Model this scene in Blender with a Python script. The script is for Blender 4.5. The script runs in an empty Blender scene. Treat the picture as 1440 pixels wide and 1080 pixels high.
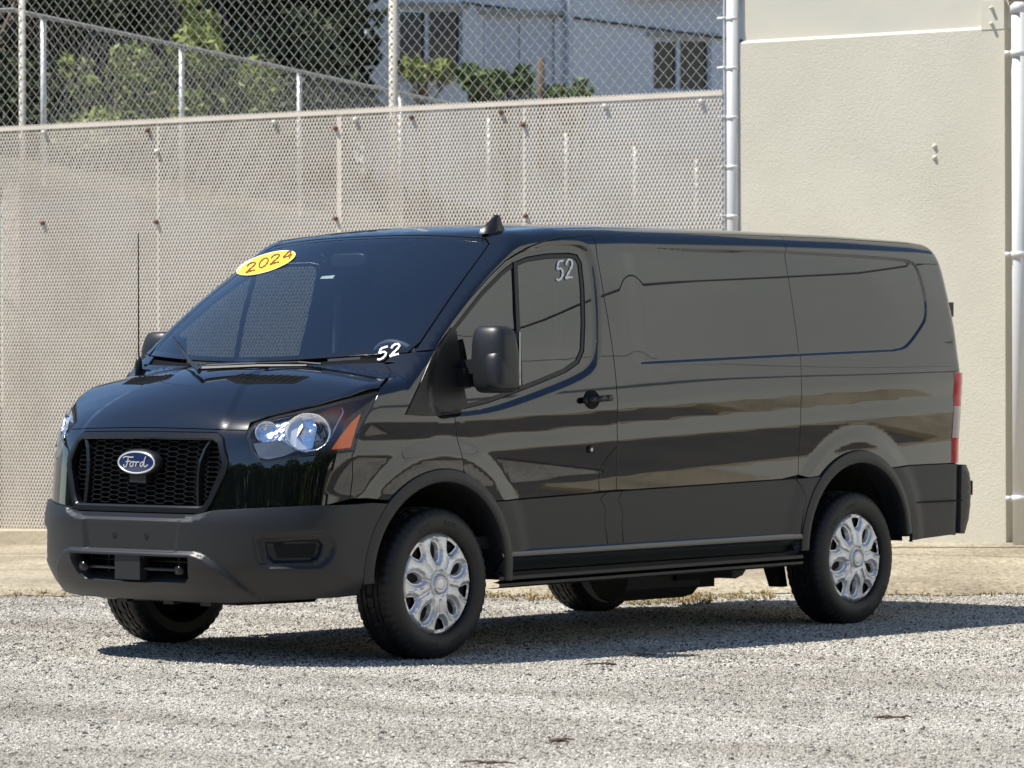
import bpy, math, random
import numpy as np
from mathutils import Vector, Matrix
from mathutils.geometry import delaunay_2d_cdt
random.seed(7); rng = np.random.default_rng(7)
SC = bpy.context.scene; COL = SC.collection

# ------------------------------------------------------------------ camera
CAMP = np.array([12.587, 12.552, 1.265]); YAW, PIT, ROLL, FPX = 3.86492168, 1.1753e-3, -2.635e-3, 5142.6
cD = np.array([math.cos(PIT)*math.cos(YAW), math.cos(PIT)*math.sin(YAW), math.sin(PIT)])
_R = np.array([math.sin(YAW), -math.cos(YAW), 0.0]); _U = np.cross(_R, cD)
cR = _R*math.cos(ROLL)+_U*math.sin(ROLL); cU = _U*math.cos(ROLL)-_R*math.sin(ROLL)
def at(u, v, d):                        # photograph coordinate and depth -> point of the place
    return CAMP + d*(cD + cR*(u-720)/FPX - cU*(v-540)/FPX)
def ground(u, d, z=0.0):                # point at lateral photo position u, depth d, given height
    q = at(u, 546, d); return np.array([q[0], q[1], z])
cam = bpy.data.cameras.new('camera'); co = bpy.data.objects.new('camera', cam); COL.objects.link(co)
M = Matrix(((cR[0], cU[0], -cD[0], CAMP[0]), (cR[1], cU[1], -cD[1], CAMP[1]), (cR[2], cU[2], -cD[2], CAMP[2]), (0, 0, 0, 1)))
co.matrix_world = M
cam.sensor_width = 36; cam.lens = FPX/1440*36; cam.clip_end = 800; cam.clip_start = .5
cam.dof.use_dof = True; cam.dof.focus_distance = 17.2; cam.dof.aperture_fstop = 7
SC.camera = co

# ------------------------------------------------------------------ light
SUN = Vector((.43, -.38, 1.0)).normalized()
w = bpy.data.worlds.new('World'); SC.world = w; w.use_nodes = True
nt = w.node_tree; nt.nodes.clear()
sky = nt.nodes.new('ShaderNodeTexSky'); sky.sky_type = 'NISHITA'; sky.sun_disc = False
sky.sun_elevation = math.asin(SUN.z); sky.sun_rotation = math.atan2(SUN.x, SUN.y)
sky.air_density = 1.0; sky.dust_density = .1; sky.ozone_density = 5.0
bg = nt.nodes.new('ShaderNodeBackground'); bg.inputs[1].default_value = .09
wo = nt.nodes.new('ShaderNodeOutputWorld')
nt.links.new(sky.outputs[0], bg.inputs[0]); nt.links.new(bg.outputs[0], wo.inputs[0])
sl = bpy.data.lights.new('sun', 'SUN'); sl.energy = 4.6; sl.angle = math.radians(.55); sl.color = (1, .95, .87)
so = bpy.data.objects.new('sun', sl); so.rotation_euler = SUN.to_track_quat('Z', 'Y').to_euler(); COL.objects.link(so)
vs = SC.view_settings; vs.view_transform = 'Standard'; vs.look = 'None'; vs.exposure = 0.60; vs.gamma = 1.0
try: vs.use_curve_mapping = False
except Exception: pass

# ------------------------------------------------------------------ materials
MATS = {}
def pmat(name, col, rough=.5, metal=0., coat=0., ior=1.45, spec=.5, bump=None, var=None, coat_rough=.02):
    """principled material; bump=(scale,strength,dist); var=(scale, col2, lo, hi)"""
    m = bpy.data.materials.new(name); m.use_nodes = True; n = m.node_tree.nodes; l = m.node_tree.links
    b = n['Principled BSDF']; b.inputs['Base Color'].default_value = (*col, 1)
    b.inputs['Roughness'].default_value = rough; b.inputs['Metallic'].default_value = metal
    b.inputs['IOR'].default_value = ior; b.inputs['Specular IOR Level'].default_value = spec
    b.inputs['Coat Weight'].default_value = coat; b.inputs['Coat Roughness'].default_value = coat_rough
    tc = n.new('ShaderNodeTexCoord')
    if bump:
        t = n.new('ShaderNodeTexNoise'); t.inputs['Scale'].default_value = bump[0]; t.inputs['Detail'].default_value = 4
        l.new(tc.outputs['Object'], t.inputs['Vector'])
        bb = n.new('ShaderNodeBump'); bb.inputs['Strength'].default_value = bump[1]; bb.inputs['Distance'].default_value = bump[2]
        l.new(t.outputs[0], bb.inputs['Height']); l.new(bb.outputs[0], b.inputs['Normal'])
    if var:
        t = n.new('ShaderNodeTexNoise'); t.inputs['Scale'].default_value = var[0]; t.inputs['Detail'].default_value = 6
        l.new(tc.outputs['Object'], t.inputs['Vector'])
        r = n.new('ShaderNodeValToRGB'); r.color_ramp.elements[0].position = var[2]; r.color_ramp.elements[1].position = var[3]
        r.color_ramp.elements[0].color = (*col, 1); r.color_ramp.elements[1].color = (*var[1], 1)
        l.new(t.outputs[0], r.inputs[0]); l.new(r.outputs[0], b.inputs['Base Color'])
    MATS[name] = m; return m
paint = pmat('black_paint', (.0025, .0028, .0035), .25, 0, 1.0, 1.5, .05); paint.node_tree.nodes['Principled BSDF'].inputs['Coat IOR'].default_value = 1.86
plastic = pmat('grey_plastic', (.017, .018, .020), .40, bump=(900, .25, .0006), spec=.5)
plastic_d = pmat('dark_plastic', (.012, .012, .013), .38, bump=(900, .2, .0005))
trimg = pmat('trim_satin', (.009, .0095, .011), .26)
black = pmat('black_void', (.004, .004, .004), .9)
rubber = pmat('rubber', (.009, .009, .010), .55, bump=(60, .2, .002), var=(14, (.015, .0145, .0135), .45, .75))
hubm = pmat('hubcap_silver', (.74, .74, .75), .30, .55, var=(9, (.66, .66, .67), .4, .7))
chromeb = pmat('faceted_chrome', (.88, .88, .90), .10, 1.0, bump=(38, .5, .012))
chrome = pmat('chrome', (.9, .9, .92), .06, 1.0)
steel = pmat('dark_steel', (.035, .034, .033), .5, .6)
orange = pmat('amber_lens', (.85, .13, .008), .25, coat=.6)
redl = pmat('red_lens', (.55, .012, .02), .15, coat=.8)
whitel = pmat('clear_lens', (.56, .48, .44), .15, coat=.8)
yellow = pmat('sticker_yellow', (.85, .62, .03), .45)
redink = pmat('sticker_ink', (.17, .035, .008), .5)
chalk = pmat('white_marker', (.82, .84, .86), .7)
blueb = pmat('badge_blue', (.015, .03, .10), .12, coat=1)
badgem = pmat('badge_silver', (.78, .79, .82), .25, .5)
cloth = pmat('seat_cloth', (.03, .031, .035), .9, bump=(300, .3, .002))
dashm = pmat('dash_plastic', (.13, .135, .14), .55, bump=(500, .2, .001))
paper = pmat('label_paper', (.75, .80, .76), .6)
def glass(name, tint, ior=1.52, rough=0.0):
    m = bpy.data.materials.new(name); m.use_nodes = True; n = m.node_tree.nodes; l = m.node_tree.links
    n.remove(n['Principled BSDF']); o = n['Material Output']
    t = n.new('ShaderNodeBsdfTransparent'); t.inputs[0].default_value = (*tint, 1)
    g = n.new('ShaderNodeBsdfGlossy'); g.inputs['Roughness'].default_value = rough; g.inputs[0].default_value = (1, 1, 1, 1)
    f = n.new('ShaderNodeFresnel'); f.inputs[0].default_value = ior
    geo = n.new('ShaderNodeNewGeometry'); mm = n.new('ShaderNodeMath'); mm.operation = 'MULTIPLY'
    inv = n.new('ShaderNodeMath'); inv.operation = 'SUBTRACT'; inv.inputs[0].default_value = 1; l.new(geo.outputs['Backfacing'], inv.inputs[1])
    l.new(f.outputs[0], mm.inputs[0]); l.new(inv.outputs[0], mm.inputs[1])
    x = n.new('ShaderNodeMixShader'); l.new(mm.outputs[0], x.inputs[0]); l.new(t.outputs[0], x.inputs[1]); l.new(g.outputs[0], x.inputs[2]); l.new(x.outputs[0], o.inputs[0])
    MATS[name] = m; return m
wglass = glass('windscreen_glass', (.58, .65, .66), 2.15)
sglass = glass('side_glass', (.20, .22, .22), 1.98)
lensg = glass('lamp_lens', (.93, .95, .97), 1.5)

# ------------------------------------------------------------------ object helpers
def link(o, parent=None, label=None, cat=None, group=None, kind=None):
    COL.objects.link(o)
    if parent: o.parent = parent
    tag(o, label, cat, group, kind); return o
def tag(o, label=None, cat=None, group=None, kind=None):
    if label: o['label'] = label
    if cat: o['category'] = cat
    if group: o['group'] = group
    if kind: o['kind'] = kind
    return o
def empty(name, loc, label, cat, group=None):
    o = bpy.data.objects.new(name, None); o.location = loc; o.empty_display_size = .2
    link(o, None, label, cat, group); return o
def obj(name, V, F, mat, parent=None, normals=None, smooth=False, **k):
    me = bpy.data.meshes.new(name)
    V = np.asarray(V, float)
    if parent is not None: V = V - np.array(parent_loc(parent))
    me.from_pydata([tuple(v) for v in V], [], [tuple(int(i) for i in f) for f in F])
    me.materials.append(mat)
    if smooth or normals is not None: me.shade_smooth()
    if normals is not None: me.normals_split_custom_set_from_vertices([tuple(n) for n in normals])
    o = bpy.data.objects.new(name, me); return link(o, parent, **k)
def parent_loc(p):
    v = Vector((0, 0, 0))
    while p: v = v + p.location; p = p.parent
    return v
class MB:
    def __init__(s): s.V = []; s.F = []
    def add(s, V, F):
        b = len(s.V); s.V += [tuple(map(float, v)) for v in V]; s.F += [tuple(b+i for i in f) for f in F]; return s
    def box(s, lo, hi, M=None):
        P = [(x, y, z) for z in (lo[2], hi[2]) for y in (lo[1], hi[1]) for x in (lo[0], hi[0])]
        if M is not None: P = [tuple(M @ Vector(p)) for p in P]
        return s.add(P, [(0, 2, 3, 1), (4, 5, 7, 6), (0, 1, 5, 4), (2, 6, 7, 3), (0, 4, 6, 2), (1, 3, 7, 5)])
    def obox(s, c, ex, ey, ez):            # box from centre and three half-extent vectors
        c, ex, ey, ez = map(lambda q: np.asarray(q, float), (c, ex, ey, ez))
        P = [c+a*ex+b*ey+d*ez for d in (-1, 1) for b in (-1, 1) for a in (-1, 1)]
        return s.add(P, [(0, 2, 3, 1), (4, 5, 7, 6), (0, 1, 5, 4), (2, 6, 7, 3), (0, 4, 6, 2), (1, 3, 7, 5)])
    def tube(s, pts, r, n=8, caps=True):
        pts = [np.asarray(p, float) for p in pts]; rr = r if hasattr(r, '__len__') else [r]*len(pts)
        rings = []; up = np.array([0, 0, 1.0])
        for i, p in enumerate(pts):
            t = pts[min(i+1, len(pts)-1)]-pts[max(i-1, 0)]; t = t/np.linalg.norm(t)
            a = np.cross(t, up if abs(t[2]) < .9 else np.array([1.0, 0, 0])); a /= np.linalg.norm(a); b = np.cross(t, a)
            rings.append([p+rr[i]*(math.cos(2*math.pi*k/n)*a+math.sin(2*math.pi*k/n)*b) for k in range(n)])
        V = [v for q in rings for v in q]; F = []
        for i in range(len(pts)-1):
            for k in range(n): F.append((i*n+k, i*n+(k+1) % n, (i+1)*n+(k+1) % n, (i+1)*n+k))
        if caps: F.append(tuple(range(n))[::-1]); F.append(tuple((len(pts)-1)*n+k for k in range(n)))
        return s.add(V, F)
    def build(s, name, mat, parent=None, smooth=False, **k): return obj(name, s.V, s.F, mat, parent, None, smooth, **k)
def autosmooth(o, ang=40):
    bm_ = o.data; 
    try: bm_.set_sharp_from_angle(angle=math.radians(ang))
    except Exception: pass
    return o
def prisms(segs, w, d, nrm):
    """many straight thin 4-sided bars; w half width, d half depth along nrm"""
    S = np.asarray(segs, float); a = S[:, 0]; b = S[:, 1]; t = b-a; t /= np.linalg.norm(t, axis=1)[:, None]
    n = np.asarray(nrm, float); s = np.cross(t, n); s /= np.linalg.norm(s, axis=1)[:, None]
    V = np.stack([a-s*w, a-n*d, a+s*w, a+n*d, b-s*w, b-n*d, b+s*w, b+n*d], 1).reshape(-1, 3)
    base = (np.arange(len(S))*8)[:, None, None]
    F = (base+np.array([[0, 1, 5, 4], [1, 2, 6, 5], [2, 3, 7, 6], [3, 0, 4, 7]])[None]).reshape(-1, 4)
    return V, F

# ------------------------------------------------------------------ ground materials
def nodes(m): return m.node_tree.nodes, m.node_tree.links
def gravel_mat(name, c0, c1, c2, sc=95):
    m = bpy.data.materials.new(name); m.use_nodes = True; n, l = nodes(m); b = n['Principled BSDF']; b.inputs['Roughness'].default_value = .9
    tc = n.new('ShaderNodeTexCoord'); v = n.new('ShaderNodeTexVoronoi'); v.inputs['Scale'].default_value = sc; l.new(tc.outputs['Object'], v.inputs['Vector'])
    r = n.new('ShaderNodeValToRGB'); e = r.color_ramp.elements; e[0].position = .0; e[0].color = (*c0, 1); e[1].position = 1; e[1].color = (*c2, 1)
    x = e.new(.18); x.color = (*c0, 1); x = e.new(.24); x.color = (*c1, 1); x = e.new(.7); x.color = (*c1, 1)
    sp = n.new('ShaderNodeSeparateColor'); l.new(v.outputs['Color'], sp.inputs[0]); l.new(sp.outputs[0], r.inputs[0])
    t = n.new('ShaderNodeTexNoise'); t.inputs['Scale'].default_value = .9; t.inputs['Detail'].default_value = 8; l.new(tc.outputs['Object'], t.inputs['Vector'])
    r2 = n.new('ShaderNodeValToRGB'); r2.color_ramp.elements[0].position = .35; r2.color_ramp.elements[0].color = (.66, .63, .60, 1); r2.color_ramp.elements[1].position = .62; r2.color_ramp.elements[1].color = (1.05, 1.04, 1.02, 1)
    l.new(t.outputs[0], r2.inputs[0]); mx = n.new('ShaderNodeMix'); mx.data_type = 'RGBA'; mx.blend_type = 'MULTIPLY'; mx.inputs[0].default_value = 1
    l.new(r.outputs[0], mx.inputs[6]); l.new(r2.outputs[0], mx.inputs[7]); l.new(mx.outputs[2], b.inputs['Base Color'])
    bp = n.new('ShaderNodeBump'); bp.inputs['Strength'].default_value = .6; bp.inputs['Distance'].default_value = .004; l.new(v.outputs['Distance'], bp.inputs['Height']); bp.invert = True; l.new(bp.outputs[0], b.inputs['Normal'])
    MATS[name] = m; return m
gravelm = gravel_mat('gravel_ground', (.10, .095, .085), (.40, .385, .345), (.60, .575, .53))
def stone_mat(name):
    m = bpy.data.materials.new(name); m.use_nodes = True; n, l = nodes(m); b = n['Principled BSDF']; b.inputs['Roughness'].default_value = .85
    oi = n.new('ShaderNodeObjectInfo'); r = n.new('ShaderNodeValToRGB'); e = r.color_ramp.elements; e[0].color = (.04, .04, .04, 1); e[1].position = 1; e[1].color = (.72, .70, .65, 1)
    for p_, c in ((.07, (.07, .07, .068)), (.13, (.19, .18, .165)), (.32, (.43, .41, .365)), (.70, (.59, .565, .51))): x = e.new(p_); x.color = (*c, 1)
    l.new(oi.outputs['Random'], r.inputs[0])
    ge = n.new('ShaderNodeNewGeometry'); mp = n.new('ShaderNodeMapping'); mp.inputs['Rotation'].default_value = (0, 0, -.72); mp.inputs['Scale'].default_value = (1.0, .35, 1); l.new(ge.outputs['Position'], mp.inputs['Vector'])
    t = n.new('ShaderNodeTexNoise'); t.inputs['Scale'].default_value = 1.6; t.inputs['Detail'].default_value = 7; l.new(mp.outputs[0], t.inputs['Vector'])
    r2 = n.new('ShaderNodeValToRGB'); r2.color_ramp.elements[0].position = .40; r2.color_ramp.elements[0].color = (.78, .75, .70, 1); r2.color_ramp.elements[1].position = .58; r2.color_ramp.elements[1].color = (1.10, 1.085, 1.05, 1); l.new(t.outputs[0], r2.inputs[0])
    mx = n.new('ShaderNodeMix'); mx.data_type = 'RGBA'; mx.blend_type = 'MULTIPLY'; mx.inputs[0].default_value = 1; l.new(r.outputs[0], mx.inputs[6]); l.new(r2.outputs[0], mx.inputs[7]); l.new(mx.outputs[2], b.inputs['Base Color']); MATS[name] = m; return m
stonem = stone_mat('gravel_stones')
concm_old = pmat('apron_concrete', (.36, .31, .22), .9, bump=(60, .5, .008), var=(2.2, (.45, .40, .30), .35, .65))
concm = gravel_mat('sandy_concrete', (.22, .185, .125), (.36, .315, .225), (.50, .45, .34), 48)
curbm = pmat('curb_concrete', (.52, .45, .33), .9, bump=(25, .6, .01), var=(3.5, (.36, .31, .235), .48, .7))
asph = pmat('asphalt', (.055, .054, .052), .9, bump=(80, .5, .006), var=(1.5, (.09, .085, .08), .4, .7))
yelp = pmat('curb_yellow', (.32, .25, .12), .7, var=(5, (.24, .20, .12), .4, .7))
def stucco(name, c, c2, sc=9, st=.55, dist=.012):
    m = bpy.data.materials.new(name); m.use_nodes = True; n, l = nodes(m); b = n['Principled BSDF']; b.inputs['Roughness'].default_value = .9
    tc = n.new('ShaderNodeTexCoord'); t = n.new('ShaderNodeTexNoise'); t.inputs['Scale'].default_value = 62; t.inputs['Detail'].default_value = 3; t.inputs['Distortion'].default_value = 1.2
    l.new(tc.outputs['Object'], t.inputs['Vector']); t3 = n.new('ShaderNodeTexNoise'); t3.inputs['Scale'].default_value = 1.1; l.new(tc.outputs['Object'], t3.inputs['Vector'])
    ms = n.new('ShaderNodeMath'); ms.operation = 'MULTIPLY'; l.new(t.outputs[0], ms.inputs[0]); l.new(t3.outputs[0], ms.inputs[1])
    bp = n.new('ShaderNodeBump'); bp.inputs['Strength'].default_value = st; bp.inputs['Distance'].default_value = dist; l.new(ms.outputs[0], bp.inputs['Height']); l.new(bp.outputs[0], b.inputs['Normal'])
    t2 = n.new('ShaderNodeTexNoise'); t2.inputs['Scale'].default_value = 1.3; t2.inputs['Detail'].default_value = 5; l.new(tc.outputs['Object'], t2.inputs['Vector'])
    r = n.new('ShaderNodeValToRGB'); r.color_ramp.elements[0].position = .38; r.color_ramp.elements[0].color = (*c2, 1); r.color_ramp.elements[1].position = .62; r.color_ramp.elements[1].color = (*c, 1)
    l.new(t2.outputs[0], r.inputs[0]); l.new(r.outputs[0], b.inputs['Base Color']); MATS[name] = m; return m
wallm = stucco('stucco_beige', (.665, .63, .515), (.62, .585, .475))
panelm = pmat('smooth_render', (.66, .625, .515), .85, bump=(6, .3, .01), var=(1.4, (.60, .585, .50), .4, .7))
galv = pmat('galvanised_steel', (.70, .70, .68), .5, .2, var=(30, (.67, .67, .65), .45, .75))
wirem = pmat('galvanised_wire', (.42, .41, .38), .55, .25)
postm = pmat('cream_post', (.62, .58, .50), .6, bump=(40, .2, .003))
mesh_beige = pmat('expanded_mesh_cream', (.78, .71, .61), .6, var=(2.0, (.67, .60, .50), .45, .75))
rust = pmat('rusty_bolt', (.16, .085, .06), .8)
retm = pmat('retaining_concrete', (.62, .585, .51), .9, bump=(12, .5, .02), var=(1.1, (.50, .465, .40), .4, .68))
hillm = pmat('dry_grass_slope', (.10, .10, .065), .95, bump=(9, 1.0, .15), var=(1.6, (.16, .15, .10), .42, .62))
leafm = pmat('leaf_green', (.08, .13, .035), .55, var=(.8, (.15, .20, .06), .4, .62))
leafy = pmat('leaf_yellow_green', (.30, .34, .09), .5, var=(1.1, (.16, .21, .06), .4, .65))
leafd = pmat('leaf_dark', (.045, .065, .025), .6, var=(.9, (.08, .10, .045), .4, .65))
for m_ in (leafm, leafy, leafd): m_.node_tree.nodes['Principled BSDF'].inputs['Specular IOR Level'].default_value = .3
barkm = pmat('bark', (.16, .13, .10), .9, bump=(20, .6, .02))
drym = pmat('dry_weeds', (.36, .27, .14), .9, var=(3, (.20, .20, .08), .45, .7))
bluewall = pmat('grey_blue_render', (.76, .76, .77), .9, bump=(3, .2, .02), var=(.5, (.83, .83, .83), .4, .65))
framem = pmat('window_frame_grey', (.66, .67, .70), .5)
wpane = pmat('window_dark_pane', (.012, .013, .016), .12, coat=.3)
tilem = pmat('roof_tile', (.36, .13, .07), .8)
wood = pmat('weathered_wood', (.12, .085, .065), .9)
rustbeam = pmat('red_beam', (.22, .10, .07), .7)

# ------------------------------------------------------------------ ground
H = np.array([-cD[1], cD[0], 0.])      # not used for layout, only a horizontal unit vector
def sheetgrid(name, f, nu, nv, mat, kind='structure', **k):
    V = [f(i/nu, j/nv) for j in range(nv+1) for i in range(nu+1)]
    F_ = [(j*(nu+1)+i, j*(nu+1)+i+1, (j+1)*(nu+1)+i+1, (j+1)*(nu+1)+i) for j in range(nv) for i in range(nu)]
    return obj(name, V, F_, mat, None, None, True, kind=kind, **k)
obj('ground', [(-260, -260, -.30), (260, -260, -.30), (260, 260, -.30), (-260, 260, -.30)], [(0, 1, 2, 3)], asph, kind='structure')
DE = 22.3                               # depth at which the gravel meets the concrete apron
def ed(u): return DE+.12*math.sin(u*.013)+.07*math.sin(u*.041+1)
sheetgrid('gravel_lot', lambda a, b: ground(-3600+9600*a, 3+(ed(-3600+9600*a)+.25-3)*b**.7, 0.0), 200, 60, gravelm)
# apron: rises gently to the fence and the wall
uA, dA, uB, dB = 0., 30.2, 1240., 26.0
def fence_line(u):                      # depth of the fence/wall base line as a function of lateral photo position
    # straight line in plan through (u=0,d=30.2) and (u=1035,d=26.6)
    X0, D0 = (0-720)/FPX*30.2, 30.2; X1, D1 = (1035-720)/FPX*26.6, 26.6; k = (u-720)/FPX
    s = (D1-D0)/(X1-X0); return (D0-s*X0)/(1-s*k)
def zbase(u): return float(np.interp(u, [-700, 0, 1240, 1900], [-.12, -.045, .150, .22]))
def apron(a, b):
    u = -900+3200*a; d0 = ed(u)+.05*math.sin(u*.05); d1 = fence_line(max(-900, min(u, 2300))) if u < 1500 else fence_line(1500)
    d = d0+(d1+.6-d0)*b; return ground(u, d, .006+zbase(u)*b**.9 + (.03*min(1, b*18)))
sheetgrid('concrete_apron', apron, 160, 24, concm)
# joints/steps in the apron on the left
def bar_line(mb, u0, u1, dofs, w_, z0, z1, n=10):
    for i in range(n):
        ua = u0+(u1-u0)*i/n; ub = u0+(u1-u0)*(i+1)/n
        P = []
        for u in (ua, ub):
            d = fence_line(u)+dofs
            for dd in (0, w_): P.append(ground(u, d+dd, 0))
        a0, a1, b0, b1 = P; zb_ = (zbase(ua), zbase(ub))
        V = [a0+[0, 0, zb_[0]+z0], a1+[0, 0, zb_[0]+z0], b1+[0, 0, zb_[1]+z0], b0+[0, 0, zb_[1]+z0], a0+[0, 0, zb_[0]+z1], a1+[0, 0, zb_[0]+z1], b1+[0, 0, zb_[1]+z1], b0+[0, 0, zb_[1]+z1]]
        mb.add(V, [(0, 3, 2, 1), (4, 5, 6, 7), (0, 1, 5, 4), (1, 2, 6, 5), (2, 3, 7, 6), (3, 0, 4, 7)])
    return mb
m = MB()
for i in range(3):
    ua = -700+i*560; bar_line(m, ua, ua+557, -.28, .45, -.1, .155, 4)
m.build('kerb', curbm, kind='structure')
m = MB(); bar_line(m, -700, 1000, -2.6, .12, -.05, .055, 12); m.build('kerb', curbm, kind='structure')
m = MB(); bar_line(m, 700, 1750, -1.15, .022, .026, .031, 14); m.build('expansion_joint', asph, kind='structure')
m = MB(); bar_line(m, -700, 900, -1.25, .05, .0, .042, 12); m.build('slab_step', curbm, kind='structure')
# far ground strip for reflections: asphalt lane, yellow kerb and footpath on the van's left
ax = np.array([-.75, .66, 0]); al = np.array([.66, .75, 0]); o0 = np.array([-2., 1., 0])
def gq(a, b, z): return o0+ax*a+al*b+[0, 0, z]
obj('asphalt_lane', [gq(6.2, -28, .012), gq(6.2, 30, .012), gq(11, 30, .012), gq(11, -28, .012)], [(0, 3, 2, 1)], asph, kind='structure')
m = MB(); q = [gq(11, -28, 0), gq(11, 30, 0), gq(11.035, 30, 0), gq(11.035, -28, 0)]; m.add(q+[p+[0, 0, .04] for p in q], [(0, 1, 5, 4), (1, 2, 6, 5), (2, 3, 7, 6), (3, 0, 4, 7), (4, 5, 6, 7)]); m.build('yellow_kerb', yelp, kind='structure')
obj('footpath', [gq(11.035, -28, .045), gq(11.035, 30, .045), gq(15, 30, .045), gq(15, -28, .045)], [(0, 3, 2, 1)], concm, kind='structure')
# gravel stones, scattered as one mass
def stone_mesh(i):
    r = np.random.default_rng(50+i); t = (1+5**.5)/2
    V = np.array([(-1, t, 0), (1, t, 0), (-1, -t, 0), (1, -t, 0), (0, -1, t), (0, 1, t), (0, -1, -t), (0, 1, -t), (t, 0, -1), (t, 0, 1), (-t, 0, -1), (-t, 0, 1)])/1.9
    V = V*(1+r.uniform(-.22, .22, (12, 1)))*np.array([1, r.uniform(.6, .9), r.uniform(.45, .75)])
    F_ = [(0, 11, 5), (0, 5, 1), (0, 1, 7), (0, 7, 10), (0, 10, 11), (1, 5, 9), (5, 11, 4), (11, 10, 2), (10, 7, 6), (7, 1, 8), (3, 9, 4), (3, 4, 2), (3, 2, 6), (3, 6, 8), (3, 8, 9), (4, 9, 5), (2, 4, 11), (6, 2, 10), (8, 6, 7), (9, 8, 1)]
    me = bpy.data.meshes.new('stone'); me.from_pydata([tuple(v) for v in V], [], F_); me.materials.append(stonem); return me
scol = bpy.data.collections.new('stone_sources')
for i in range(5): scol.objects.link(bpy.data.objects.new('stone', stone_mesh(i)))
def scatter(name, quad, dens, smin_, smax_, seed, label=None, z=0.002, scol=scol):
    me = bpy.data.meshes.new(name); me.from_pydata([tuple(p) for p in quad], [], [(0, 1, 2, 3)]); me.materials.append(gravelm)
    o = bpy.data.objects.new(name, me); link(o, None, kind='stuff', label=label, cat='gravel' if label else None)
    g = bpy.data.node_groups.new(name, 'GeometryNodeTree'); g.interface.new_socket('Geometry', in_out='INPUT', socket_type='NodeSocketGeometry'); g.interface.new_socket('Geometry', in_out='OUTPUT', socket_type='NodeSocketGeometry')
    N = g.nodes; L = g.links; gi = N.new('NodeGroupInput'); go = N.new('NodeGroupOutput'); dp = N.new('GeometryNodeDistributePointsOnFaces'); dp.inputs['Density'].default_value = dens; dp.inputs['Seed'].default_value = seed
    ci = N.new('GeometryNodeCollectionInfo'); ci.inputs['Collection'].default_value = scol; ci.inputs['Separate Children'].default_value = True; ci.inputs['Reset Children'].default_value = True
    ip = N.new('GeometryNodeInstanceOnPoints'); ip.inputs['Pick Instance'].default_value = True
    rv = N.new('FunctionNodeRandomValue'); rv.data_type = 'FLOAT_VECTOR'; rv.inputs[0].default_value = (-.5, -.5, 0); rv.inputs[1].default_value = (.5, .5, 6.28)
    rs = N.new('FunctionNodeRandomValue'); rs.data_type = 'FLOAT'; rs.inputs[2].default_value = 0; rs.inputs[3].default_value = 1
    pw = N.new('ShaderNodeMath'); pw.operation = 'POWER'; pw.inputs[1].default_value = 3.0; mr_ = N.new('ShaderNodeMapRange'); mr_.inputs[3].default_value = smin_; mr_.inputs[4].default_value = smax_
    L.new(rs.outputs[1], pw.inputs[0]); L.new(pw.outputs[0], mr_.inputs[0]); L.new(gi.outputs[0], dp.inputs[0]); L.new(dp.outputs[0], ip.inputs['Points']); L.new(ci.outputs[0], ip.inputs['Instance']); L.new(rv.outputs[0], ip.inputs['Rotation']); L.new(mr_.outputs[0], ip.inputs['Scale'])
    L.new(ip.outputs[0], go.inputs[0]); md = o.modifiers.new('scatter', 'NODES'); md.node_group = g; return o
scatter('gravel', [ground(-260, 11.0, .001), ground(1700, 11.0, .001), ground(1700, 16.5, .001), ground(-260, 16.5, .001)], 9000, .0024, .0066, 3, 'loose pale gravel stones covering the lot in front of the van')
scatter('gravel', [ground(-260, 16.5, .001), ground(1700, 16.5, .001), ground(1700, 22.4, .001), ground(-260, 22.4, .001)], 3800, .0032, .0090, 4, 'loose pale gravel stones under and behind the van')
dcol = bpy.data.collections.new('chip_sources')
chipm = pmat('dark_chip', (.07, .072, .07), .85, var=(2, (.16, .155, .14), .4, .6))
for i in range(3): me_ = stone_mesh(20+i); me_.materials.clear(); me_.materials.append(chipm); dcol.objects.link(bpy.data.objects.new('chip', me_))
scatter('stone_chips', [ground(-80, 11.6, .002), ground(1520, 11.6, .002), ground(1560, 22.2, .002), ground(-120, 22.2, .002)], 75, .0055, .0150, 8, 'larger dark stone chips strewn over the pale gravel', scol=dcol)
# a few larger dark chips and twigs
for k, (u, d) in enumerate([(690, 12.25), (785, 13.0), (850, 16.6), (1250, 13.9), (905, 17.2)]):
    p = ground(u, d, .006); m = MB()
    for j in range(4):
        a_ = rng.uniform(-.4, .4); L_ = rng.uniform(.03, .11); c = p+cR*rng.uniform(-.06, .06)+np.array([0, 0, rng.uniform(.0, .008)]); e = (cR*math.cos(a_)+np.array([cD[0], cD[1], 0])*math.sin(a_))*L_*.5
        m.tube([c-e, c+e*.2+[0, 0, .006], c+e], [.003, .004, .002], 5)
    m.build('twig', wood, label=['brown twig pieces lying nearest the camera on the gravel', 'small brown twig left of the gravel centre', 'thin twig lying in the edge of the van shadow', 'short twig on the gravel at the right', 'short brown twig in the van shadow between the wheels'][k], cat='twig', group='twigs lying on the gravel')
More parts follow.
